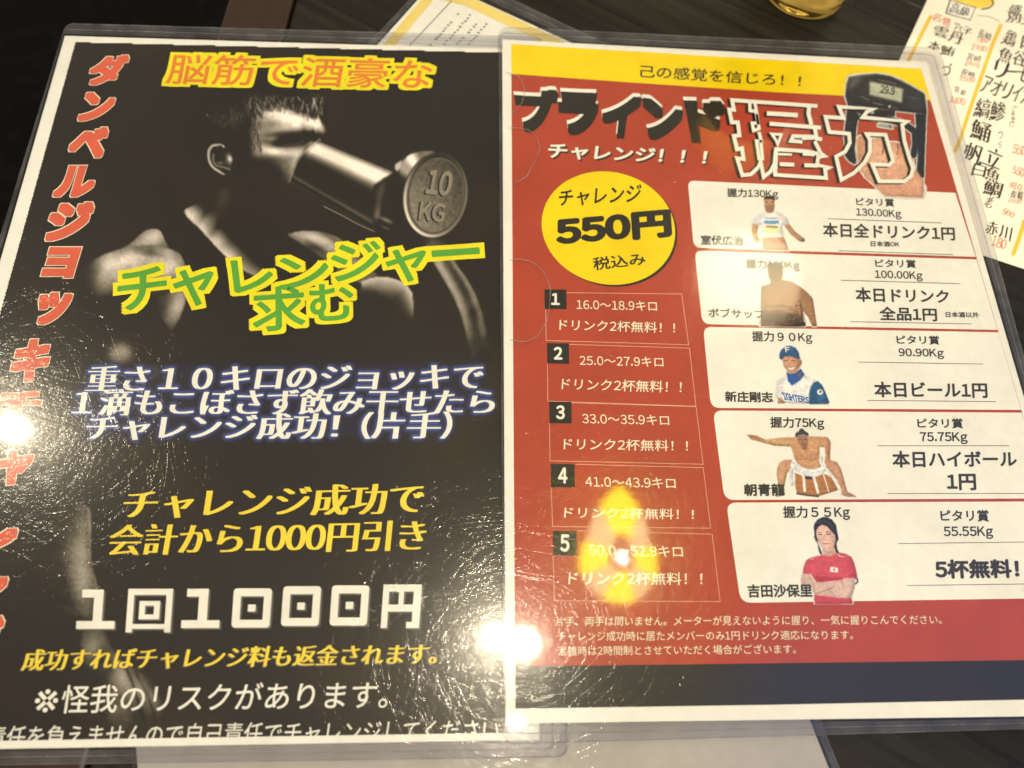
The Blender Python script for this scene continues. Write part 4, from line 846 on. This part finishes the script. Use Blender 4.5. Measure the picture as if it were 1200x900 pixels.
# bare chested fighter
pic(888, 308, 962, 383.5, 7.5, (810, 290), [
 ('p', [(615, 690), (612, 560), (616, 352), (650, 335), (695, 318), (700, 290), (800, 282), (815, 285), (885, 300), (1000, 375), (1068, 450), (1105, 692), (1062, 692), (1030, 615), (972, 548), (985, 640), (1000, 665), (1005, 692)], (158, 108, 74), 4),
 ('p', [(616, 590), (760, 560), (900, 590), (985, 600), (990, 690), (615, 690)], (78, 56, 44), 16, .9), ('p', [(616, 352), (650, 335), (660, 460), (640, 600), (614, 640)], (118, 80, 56), 10, .8), ('l', [(700, 318), (760, 345), (830, 330)], 7, (104, 70, 50), 5, .9), ('l', [(745, 540), (742, 660)], 8, (62, 44, 36), 6, .9), ('l', [(660, 590), (720, 600), (790, 594)], 7, (64, 46, 38), 5, .8), ('l', [(800, 594), (870, 605), (940, 590)], 7, (64, 46, 38), 5, .8), ('e', (720, 450, 70, 60, 0), (176, 122, 84), 25, .6), ('e', (880, 470, 75, 60, 10), (182, 126, 88), 25, .6),
 ('l', [(650, 505), (720, 522), (790, 508)], 11, (88, 58, 42), 6, .95), ('l', [(800, 508), (870, 532), (935, 505)], 11, (88, 58, 42), 6, .95), ('l', [(795, 360), (798, 520)], 6, (118, 80, 56), 6, .6), ('l', [(955, 470), (975, 560), (980, 640)], 14, (86, 60, 46), 8, .8),
 ('p', [(670, 155), (690, 138), (790, 135), (803, 160), (806, 250), (785, 290), (740, 305), (700, 292), (678, 245)], (132, 90, 62), 5), ('p', [(672, 150), (700, 128), (785, 128), (803, 165), (740, 160), (676, 180)], (70, 50, 40), 6),
 ('l', [(695, 205), (725, 205)], 8, (68, 46, 36), 4), ('l', [(755, 205), (785, 208)], 8, (68, 46, 36), 4), ('l', [(712, 262), (770, 265)], 7, (92, 54, 44), 4), ('l', [(742, 215), (740, 240)], 8, (112, 74, 52), 5, .7),
 ('p', [(860, 685), (930, 662), (1000, 655), (1008, 680), (960, 692), (700, 692)], (40, 34, 32), 4), ('l', [(715, 660), (712, 688)], 6, (200, 190, 180), 2)])
# baseball player
pic(906, 404, 974, 474.5, 7.5, (840, 380), [
 ('p', [(612, 440), (545, 478), (522, 520), (512, 585), (512, 640), (545, 655), (600, 692), (815, 698), (832, 540), (890, 502), (768, 444), (660, 536)], (226, 218, 214), 3.5), ('p', [(530, 500), (600, 460), (585, 620), (520, 640)], (204, 194, 194), 9, .7),
 ('l', [(660, 540), (690, 610), (700, 690)], 3, (190, 182, 184), 3, .8), ('p', [(538, 640), (575, 650), (602, 694), (538, 694)], (176, 128, 98), 4),
 ('p', [(812, 600), (826, 548), (850, 512), (888, 500), (925, 535), (955, 600), (990, 688), (960, 702), (812, 702)], (42, 84, 128), 4), ('p', [(880, 520), (930, 560), (960, 640), (900, 690)], (62, 108, 150), 10, .6),
 ('e', (908, 596, 26, 24, 0), (222, 222, 220), 4), ('e', (910, 592, 10, 14, 20), (120, 82, 72), 4), ('l', [(905, 698), (980, 700)], 9, (196, 148, 120), 3),
 ('p', [(612, 415), (640, 432), (690, 428), (735, 392), (772, 440), (735, 490), (662, 538), (625, 500)], (44, 84, 160), 4), ('p', [(690, 450), (740, 420), (755, 445), (715, 462)], (120, 90, 84), 5, .8), ('l', [(690, 440), (740, 400)], 8, (30, 56, 110), 4, .7),
 ('p', [(570, 300), (612, 278), (668, 275), (728, 300), (738, 345), (722, 385), (695, 425), (655, 436), (625, 420), (592, 372)], (200, 142, 108), 4), ('p', [(700, 300), (740, 310), (736, 360), (700, 410)], (158, 102, 74), 9, .7), ('e', (738, 335, 9, 20, 5), (184, 126, 94), 4),
 ('l', [(596, 322), (622, 318)], 6, (92, 60, 46), 3), ('l', [(655, 318), (684, 322)], 6, (92, 60, 46), 3), ('l', [(632, 325), (626, 352), (640, 356)], 5, (166, 108, 82), 3, .8), ('p', [(618, 372), (650, 384), (684, 372), (668, 398), (636, 396)], (238, 228, 216), 3), ('l', [(612, 366), (648, 380), (690, 366)], 4, (132, 76, 62), 3, .8),
 ('p', [(552, 305), (552, 252), (572, 218), (605, 196), (645, 190), (690, 205), (716, 240), (732, 302), (700, 300), (648, 268), (600, 272), (566, 300)], (46, 84, 136), 4), ('p', [(556, 300), (600, 268), (650, 264), (730, 302), (700, 296), (648, 280), (600, 284), (572, 312)], (28, 54, 96), 5, .9), ('p', [(600, 196), (660, 196), (690, 230), (620, 225)], (72, 112, 164), 10, .6)])
lettering('IGHTERS', [(919.5, 468), (947.5, 472.5), (915.5, 459.8), (947.6, 465.8)], print_mat('blue_print', (58, 112, 176)), RZ(3), rp, bold=0.05, copies=8)
lettering('F', [(921.0, 412.4), (924.6, 412.4), (919.7, 406.9), (924.9, 407.3)], M_WHITE, RZ(3), rp, bold=0.03, copies=6)
# sumo wrestler
pic(874, 500, 1006, 586, 7.5, (860, 480), [
 ('p', [(505, 440), (450, 442), (405, 462), (380, 520), (376, 570), (388, 640), (402, 745), (360, 758), (380, 768), (445, 748), (442, 680), (455, 610), (470, 552), (530, 515)], (196, 138, 100), 4),
 ('p', [(840, 440), (905, 462), (940, 520), (962, 590), (980, 660), (998, 722), (1040, 742), (1078, 768), (1000, 766), (952, 752), (935, 690), (905, 620), (860, 560), (800, 505)], (192, 134, 98), 4),
 ('p', [(400, 470), (440, 460), (440, 560), (410, 640), (392, 600)], (222, 168, 128), 10, .6), ('p', [(880, 470), (925, 520), (950, 620), (900, 560)], (214, 160, 122), 10, .6),
 ('p', [(122, 228), (140, 220), (200, 228), (225, 244), (275, 262), (345, 256), (410, 248), (470, 244), (545, 240), (560, 260), (640, 260), (662, 236), (760, 236), (825, 244), (850, 285), (846, 400), (845, 470), (815, 490), (795, 470), (806, 400), (800, 330), (752, 328), (748, 430), (770, 505), (700, 524), (640, 522), (585, 500), (540, 445), (518, 370), (500, 325), (440, 320), (360, 318), (262, 292), (220, 280), (150, 262)], (200, 142, 98), 4),
 ('e', (178, 240, 55, 10, 12), (170, 98, 66), 6, .7), ('p', [(270, 270), (400, 262), (500, 270), (500, 300), (400, 306)], (222, 172, 112), 9, .7), ('e', (580, 410, 50, 28, 8), (184, 122, 86), 14, .6), ('e', (700, 408, 50, 28, -5), (186, 124, 88), 14, .6),
 ('l', [(548, 430), (600, 442), (640, 436), (690, 444), (745, 425)], 6, (150, 94, 66), 5, .7), ('l', [(640, 350), (642, 430)], 5, (160, 104, 74), 5, .6), ('l', [(600, 488), (660, 500), (720, 488)], 5, (156, 98, 70), 5, .6), ('p', [(810, 250), (846, 280), (842, 420), (816, 470), (812, 330)], (176, 116, 82), 8, .6),
 ('p', [(540, 556), (640, 600), (782, 560), (858, 596), (918, 706), (820, 738), (740, 762), (640, 752), (556, 742), (538, 660)], (178, 112, 60), 4), ('l', [(545, 640), (700, 650), (880, 640)], 5, (132, 76, 42), 5, .6), ('l', [(550, 690), (720, 700), (900, 690)], 5, (140, 82, 46), 5, .6), ('l', [(556, 738), (640, 752), (740, 762)], 14, (70, 56, 52), 5, .8), ('p', [(620, 580), (700, 590), (690, 612), (630, 610)], (56, 48, 44), 5),
 ('p', [(508, 445), (540, 478), (600, 512), (680, 532), (760, 512), (806, 492), (812, 530), (770, 572), (720, 590), (650, 584), (590, 560), (520, 520), (495, 500)], (226, 222, 224), 4), ('l', [(530, 500), (620, 545), (720, 560), (800, 520)], 5, (176, 174, 184), 4, .7), ('l', [(560, 490), (640, 520), (720, 525)], 4, (190, 186, 194), 4, .7),
 ('l', [(770, 420), (765, 470), (795, 500)], 26, (224, 220, 220), 5), ('l', [(505, 530), (500, 600), (515, 652)], 34, (222, 220, 222), 6), ('l', [(612, 580), (618, 650), (622, 712)], 24, (226, 220, 216), 5), ('l', [(702, 592), (722, 660), (738, 728)], 24, (226, 220, 216), 5), ('l', [(785, 562), (812, 650), (834, 722)], 9, (232, 226, 214), 3), ('l', [(815, 520), (860, 580), (925, 680), (940, 740)], 18, (230, 226, 222), 5),
 ('p', [(552, 235), (580, 222), (640, 228), (655, 250), (652, 300), (632, 345), (622, 358), (600, 340), (566, 302)], (158, 108, 84), 4), ('p', [(600, 330), (650, 310), (640, 355), (622, 362)], (132, 88, 70), 6, .7),
 ('p', [(538, 235), (545, 205), (570, 190), (578, 172), (600, 165), (615, 178), (625, 190), (652, 206), (660, 238), (640, 226), (600, 220), (562, 228), (552, 248)], (64, 62, 64), 4), ('l', [(570, 205), (600, 196), (640, 208)], 4, (120, 118, 118), 3, .6),
 ('l', [(572, 262), (594, 264)], 5, (80, 54, 46), 3), ('l', [(618, 264), (642, 260)], 5, (80, 54, 46), 3), ('l', [(596, 308), (628, 308)], 5, (112, 66, 58), 3), ('l', [(608, 268), (606, 292)], 5, (136, 90, 70), 3, .7)])
# wrestler in a red shirt
pic(936, 604, 1008, 708.5, 7.5, (870, 590), [
 ('p', [(632, 300), (640, 240), (660, 340), (700, 440), (704, 458), (682, 440), (668, 400), (664, 360)], (44, 40, 42), 4),
 ('p', [(628, 215), (632, 180), (660, 142), (700, 122), (735, 118), (785, 140), (822, 190), (834, 260), (845, 310), (828, 345), (830, 395), (852, 440), (800, 446), (780, 380), (660, 330), (636, 285)], (50, 46, 48), 4), ('l', [(650, 170), (720, 150), (790, 190), (815, 270)], 10, (84, 80, 84), 8, .6),
 ('p', [(704, 390), (810, 380), (818, 420), (840, 440), (760, 470), (712, 452)], (206, 158, 138), 4), ('p', [(700, 395), (790, 410), (800, 440), (740, 430)], (178, 126, 108), 7, .6),
 ('p', [(648, 240), (668, 205), (700, 186), (740, 200), (775, 236), (812, 275), (818, 330), (806, 372), (782, 410), (752, 424), (722, 408), (690, 376), (662, 322), (650, 282)], (222, 174, 154), 4), ('p', [(780, 260), (816, 290), (806, 370), (770, 412), (776, 340)], (190, 138, 118), 9, .6),
 ('l', [(668, 254), (698, 252)], 5, (92, 68, 62), 3), ('l', [(738, 250), (775, 252)], 5, (92, 68, 62), 3), ('l', [(672, 272), (698, 272)], 8, (62, 44, 42), 3), ('l', [(744, 270), (775, 270)], 8, (62, 44, 42), 3), ('l', [(722, 270), (718, 318), (738, 324)], 5, (186, 134, 116), 3, .8), ('l', [(706, 354), (735, 352), (764, 356)], 8, (176, 88, 88), 3), ('l', [(640, 330), (662, 350)], 4, (210, 205, 196), 2, .5),
 ('p', [(712, 450), (760, 468), (850, 432), (900, 440), (958, 470), (985, 530), (1004, 620), (1012, 664), (960, 660), (880, 668), (800, 692), (650, 692), (600, 624), (530, 622), (536, 560), (560, 500), (596, 478), (660, 462)], (206, 72, 80), 4),
 ('p', [(640, 640), (880, 650), (870, 700), (650, 700)], (186, 52, 60), 6), ('p', [(632, 800), (956, 828), (972, 884), (634, 886)], (206, 66, 76), 4), ('p', [(920, 480), (985, 560), (1006, 660), (940, 650)], (184, 58, 66), 10, .6), ('l', [(640, 500), (640, 620), (660, 690)], 6, (184, 56, 64), 6, .5), ('l', [(600, 490), (628, 488)], 5, (232, 190, 186), 2), ('l', [(838, 446), (862, 466), (900, 468)], 5, (240, 216, 210), 2), ('l', [(598, 620), (630, 674)], 5, (240, 220, 210), 2, .8),
 ('p', [(520, 622), (598, 622), (632, 690), (700, 690), (868, 672), (900, 655), (990, 660), (985, 740), (968, 800), (930, 832), (860, 832), (740, 815), (640, 798), (610, 770), (612, 735), (520, 715), (512, 670)], (206, 164, 148), 4), ('l', [(640, 795), (720, 770), (790, 742)], 7, (128, 92, 86), 4, .8), ('l', [(860, 832), (930, 832), (965, 820)], 8, (150, 112, 104), 4, .7), ('p', [(880, 680), (975, 690), (950, 800), (860, 800)], (218, 178, 162), 14, .6), ('l', [(1010, 664), (1012, 690), (994, 706)], 14, (72, 52, 56), 4, .8), ('l', [(868, 672), (880, 712)], 4, (120, 84, 78), 3, .7),
 ('p', [(776, 558), (842, 568), (838, 608), (770, 598)], (236, 228, 224), 3), ('e', (806, 582, 12, 11, 0), (192, 74, 80), 3)])
# hand squeezing the grip meter
pic(984, 80, 1092, 234, 5.63, (960, 75), [
 ('p', [(188, 252), (262, 268), (252, 330), (246, 420), (235, 560), (246, 640), (236, 664), (200, 645), (170, 608), (164, 460)], (46, 44, 46), 4),
 ('p', [(632, 325), (708, 325), (700, 520), (692, 750), (660, 752), (638, 742), (650, 600), (640, 440)], (42, 44, 52), 4),
 ('p', [(170, 212), (180, 130), (196, 86), (290, 70), (380, 62), (470, 78), (540, 108), (600, 140), (696, 196), (712, 330), (610, 322), (470, 305), (340, 292), (186, 262)], (50, 48, 48), 4), ('p', [(196, 90), (290, 74), (250, 140), (190, 180)], (104, 98, 92), 12, .7), ('p', [(560, 130), (690, 200), (700, 300), (600, 290)], (64, 62, 62), 12, .6), ('l', [(196, 250), (440, 280), (705, 325)], 5, (28, 26, 26), 4, .8), ('l', [(200, 92), (380, 68), (480, 84), (600, 146), (690, 198)], 4, (128, 120, 110), 3, .6),
 ('p', [(360, 296), (500, 305), (500, 345), (360, 345)], (38, 36, 38), 4), ('l', [(262, 300), (330, 345), (480, 372), (570, 400), (630, 445), (634, 530), (622, 600)], 44, (44, 46, 54), 5), ('l', [(250, 340), (230, 420), (225, 520)], 26, (40, 38, 40), 5),
 ('p', [(384, 400), (400, 388), (480, 400), (486, 428), (386, 412)], (176, 168, 152), 3), ('l', [(456, 404), (470, 408), (472, 424)], 4, (50, 48, 48), 2),
 ('p', [(328, 116), (340, 110), (556, 160), (560, 170), (550, 262), (326, 208)], (92, 92, 84), 3), ('p', [(338, 120), (548, 166), (542, 250), (334, 200)], (172, 172, 144), 3), ('p', [(338, 120), (548, 166), (546, 188), (336, 142)], (190, 190, 164), 8, .6),
 ('l', [(390, 104), (505, 130)], 7, (120, 114, 104), 3, .8), ('l', [(270, 212), (325, 236)], 5, (140, 132, 120), 3, .8), ('l', [(356, 256), (420, 270)], 5, (150, 140, 126), 3, .8), ('e', (464, 280, 9, 9, 0), (190, 182, 168), 3), ('l', [(485, 286), (515, 294)], 6, (130, 120, 110), 3, .7), ('l', [(560, 210), (640, 228)], 4, (110, 102, 96), 3, .8),
 ('p', [(246, 500), (258, 478), (290, 466), (320, 472), (345, 500), (380, 486), (420, 492), (440, 520), (480, 512), (520, 518), (545, 528), (580, 570), (612, 612), (630, 685), (690, 770), (686, 882), (436, 870), (392, 830), (300, 742), (262, 690), (250, 600)], (214, 152, 118), 4),
 ('p', [(250, 500), (290, 470), (300, 600), (270, 680), (252, 600)], (196, 128, 94), 10, .6), ('e', (380, 600, 60, 90, -10), (226, 170, 136), 25, .6), ('e', (490, 640, 60, 80, -10), (224, 164, 132), 25, .6), ('p', [(390, 790), (560, 800), (690, 800), (686, 882), (436, 870)], (206, 140, 110), 16, .6),
 ('l', [(424, 520), (424, 560), (416, 592)], 8, (112, 66, 48), 4, .85), ('l', [(516, 528), (522, 560), (514, 596)], 8, (112, 66, 48), 4, .85), ('l', [(336, 500), (344, 540), (340, 590)], 8, (132, 80, 58), 4, .8), ('l', [(590, 600), (600, 640), (590, 670)], 6, (150, 94, 70), 5, .6), ('l', [(300, 742), (380, 700), (420, 640)], 6, (178, 116, 88), 8, .6), ('l', [(350, 700), (430, 760), (520, 770)], 5, (186, 124, 96), 8, .5)], z=3)
lettering('29.9', [(1031.5, 108.6), (1048, 111.4), (1032.5, 100), (1049, 103)], M_BLACK, RZ(5), rp, bold=0.03, copies=8)
# clear sleeve with its two thumb notches
sR = sleeve(rc, R_OUT, [13, 12, 14, 14], R_INN, 0.0033, 0.0050, M_COVER_R)
f = Flat(0.00505)
f.stroke([(593, 84), (608, 90), (615, 104), (612, 120), (600, 134)], 0.8)
f.stroke([(596, 149.5), (610, 150), (620, 152.5), (630, 163), (632.5, 172), (629, 186), (617, 207), (604, 214)], 0.8)
f.stroke([(597, 304), (612, 304), (622, 306.5), (634, 314), (642, 328), (645, 340), (644, 360), (640, 378), (630, 394), (615, 401), (598, 398)], 0.8)
f.build('thumb_notch', M_WELD, sR)

# ================================================================== DRINKING GLASS behind the posters
def lathe(name, prof, mat, parent, n=64):
    V = []; F = []
    m = len(prof)
    for i in range(n):
        a = 2 * math.pi * i / n
        for r, z in prof: V.append((r * math.cos(a), r * math.sin(a), z))
    for i in range(n):
        for j in range(m - 1):
            if prof[j][0] < 1e-6 and prof[j + 1][0] < 1e-6: continue
            F.append((i * m + j, ((i + 1) % n) * m + j, ((i + 1) % n) * m + j + 1, i * m + j + 1))
    me = bpy.data.meshes.new(name); me.from_pydata(V, [], F); me.materials.append(mat)
    for p in me.polygons: p.use_smooth = True
    o = bpy.data.objects.new(name, me); COL.objects.link(o); o.parent = parent
    import bmesh
    bm = bmesh.new(); bm.from_mesh(me); bmesh.ops.remove_doubles(bm, verts=bm.verts, dist=1e-6); bmesh.ops.recalc_face_normals(bm, faces=bm.faces); bm.to_mesh(me); bm.free()
    return o
gp = px(940, -11)
gc = thing('drinking_glass', (gp[0], gp[1], 0.0002), 'drinking glass of amber drink, its base just visible on the dark table', 'drinking glass')
mg, t, b = new_mat('clear_glass'); b.inputs['Transmission Weight'].default_value = 1; b.inputs['Roughness'].default_value = 0.02; b.inputs['IOR'].default_value = 1.48; b.inputs['Base Color'].default_value = (0.95, 0.66, 0.16, 1)
n_ = t.nodes.new('ShaderNodeTexNoise'); n_.inputs['Scale'].default_value = 90; c_ = t.nodes.new('ShaderNodeTexCoord'); t.links.new(c_.outputs['Object'], n_.inputs[0]); b_ = t.nodes.new('ShaderNodeBump'); b_.inputs['Strength'].default_value = 0.25; b_.inputs['Distance'].default_value = 0.001; t.links.new(n_.outputs[0], b_.inputs['Height']); t.links.new(b_.outputs[0], b.inputs['Normal'])
ma, t, b = new_mat('amber_drink'); b.inputs['Transmission Weight'].default_value = 0.75; b.inputs['Roughness'].default_value = 0.05; b.inputs['IOR'].default_value = 1.34; b.inputs['Base Color'].default_value = (0.85, 0.42, 0.04, 1)
lathe('glass_body', [(0, 0.0015), (0.016, 0.0012), (0.0195, 0), (0.0212, 0.001), (0.0217, 0.004), (0.0225, 0.02), (0.029, 0.115), (0.0296, 0.121), (0.0284, 0.121), (0.0278, 0.115), (0.0208, 0.018), (0.019, 0.0125), (0, 0.0115)], mg, gc)
lathe('drink', [(0, 0.0122), (0.0187, 0.0132), (0.0204, 0.019), (0.0256, 0.092), (0.0256, 0.0925), (0, 0.0925)], ma, gc)

# ================================================================== PENDANT LAMPS above the table (seen mirrored in the plastic)
def emis(name, col, st):
    m = bpy.data.materials.new(name); m.use_nodes = True; nd = m.node_tree.nodes; nd.remove(nd['Principled BSDF'])
    e = nd.new('ShaderNodeEmission'); e.inputs[0].default_value = (*col, 1); e.inputs[1].default_value = st; m.node_tree.links.new(e.outputs[0], nd['Material Output'].inputs[0]); return m
def cord(parent, z0, z1, r=0.003):
    m, t, b = new_mat('black_cord'); b.inputs['Base Color'].default_value = (0.01, 0.01, 0.01, 1)
    return lathe('cord', [(0, z0), (r, z0), (r, z1), (0, z1)], m, parent, 10)
# leaf shaped glass shade made of yellow and pale petals round a bulb
LP_ = thing('pendant_lamp', (0.2145, 0.2215, 0.9), 'pendant lamp with pointed yellow and cream petal shade, mirrored over the number 5 line', 'pendant lamp', 'pendant lamps above the table')
tipv = np.array([0.2052, 0.3291]) - np.array([0.2145, 0.2215])
def tear(a):                                            # outline of the shade seen from below, tip at a = 0
    d = abs(((a + math.pi) % (2 * math.pi)) - math.pi)
    r = 0.074 + 0.022 * max(0, math.cos(d)) ** 2 + 0.05 * math.exp(-(d / 0.30) ** 1.3) - 0.012 * math.exp(-((d - 0.9) / 0.35) ** 2)
    return r * (0.83 if d < 1e-9 else 0.83)
ta = math.atan2(tipv[1], tipv[0])
MY = emis('lit_yellow_glass', (0.97, 0.83, 0.008), 40.0); MC = emis('lit_cream_glass', (0.97, 0.88, 0.44), 22.0)
SEG = [(-.34, .34, MY), (.34, 1.12, MC), (1.12, 2.02, MY), (2.02, 2.72, MC), (2.72, 3.56, MY), (3.56, 4.30, MC), (4.30, 5.16, MY), (5.16, 5.94, MC)]
for a0, a1, mt in SEG:
    V = []; F = []; na = 14; nr = 8
    for i in range(na + 1):
        a = a0 + (a1 - a0) * i / na
        for j in range(nr + 1):
            q_ = 0.34 + 0.66 * j / nr; r = tear(a) * q_
            V.append((r * math.cos(ta + a), r * math.sin(ta + a), 0.03 * (q_ ** 2) - 0.002))
    for i in range(na):
        for j in range(nr): F.append((i * (nr + 1) + j, i * (nr + 1) + j + 1, (i + 1) * (nr + 1) + j + 1, (i + 1) * (nr + 1) + j))
    me = bpy.data.meshes.new('shade_petal'); me.from_pydata(V, [], F); me.materials.append(mt)
    o = bpy.data.objects.new('shade_petal', me); COL.objects.link(o); o.parent = LP_
    so = o.modifiers.new('glass thickness', 'SOLIDIFY'); so.thickness = 0.003
bm_ = emis('lit_bulb', (1.0, 0.9, 0.7), 150.0)
lathe('bulb', [(0, -0.008), (0.004, -0.007), (0.007, -0.0035), (0.008, 0), (0.007, 0.004), (0.005, 0.012), (0, 0.018)], bm_, LP_, 24)
cord(LP_, 0.018, 0.7)
# round frosted globes
def globe(name, loc, r, label, st, col):
    o = thing(name, loc, label, 'pendant lamp', 'pendant lamps above the table')
    m = bpy.data.materials.new('lit_frosted_globe'); m.use_nodes = True; nd = m.node_tree.nodes; lk = m.node_tree.links; nd.remove(nd['Principled BSDF'])
    e = nd.new('ShaderNodeEmission'); c = nd.new('ShaderNodeTexCoord'); s = nd.new('ShaderNodeSeparateXYZ'); lk.new(c.outputs['Normal'], s.inputs[0])
    mr = nd.new('ShaderNodeMapRange'); lk.new(s.outputs[2], mr.inputs[0]); mr.inputs[1].default_value = 0.1; mr.inputs[2].default_value = -0.8; mr.inputs[3].default_value = st * 0.12; mr.inputs[4].default_value = st
    no = nd.new('ShaderNodeTexNoise'); no.inputs['Scale'].default_value = 14; lk.new(c.outputs['Object'], no.inputs[0])
    mu = nd.new('ShaderNodeMath'); mu.operation = 'MULTIPLY_ADD'; lk.new(no.outputs[0], mu.inputs[0]); mu.inputs[1].default_value = 0.9; mu.inputs[2].default_value = 0.55
    m2 = nd.new('ShaderNodeMath'); m2.operation = 'MULTIPLY'; lk.new(mu.outputs[0], m2.inputs[0]); lk.new(mr.outputs[0], m2.inputs[1])
    e.inputs[0].default_value = (*col, 1); lk.new(m2.outputs[0], e.inputs[1]); lk.new(e.outputs[0], nd['Material Output'].inputs[0])
    n = 20; lathe('lamp_shade', [(r * math.sin(math.pi * k / n), -r * math.cos(math.pi * k / n) * 0.85) for k in range(n + 1)], m, o, 40)
    cord(o, r * 0.85, r * 0.85 + 0.6); return o
globe('pendant_lamp', (0.410, 0.792, 0.95), 0.100, 'round cream pendant globe, mirrored as a bright patch over the fighter prize row', 17.0, (1.0, 0.86, 0.52))
globe('pendant_lamp', (0.388, 1.136, 0.95), 0.10, 'dimmer round pendant globe, mirrored faintly in the large outlined heading', 4.5, (1.0, 0.80, 0.42))

bpy.data.objects.remove(_fo); bpy.data.curves.remove(_fc)
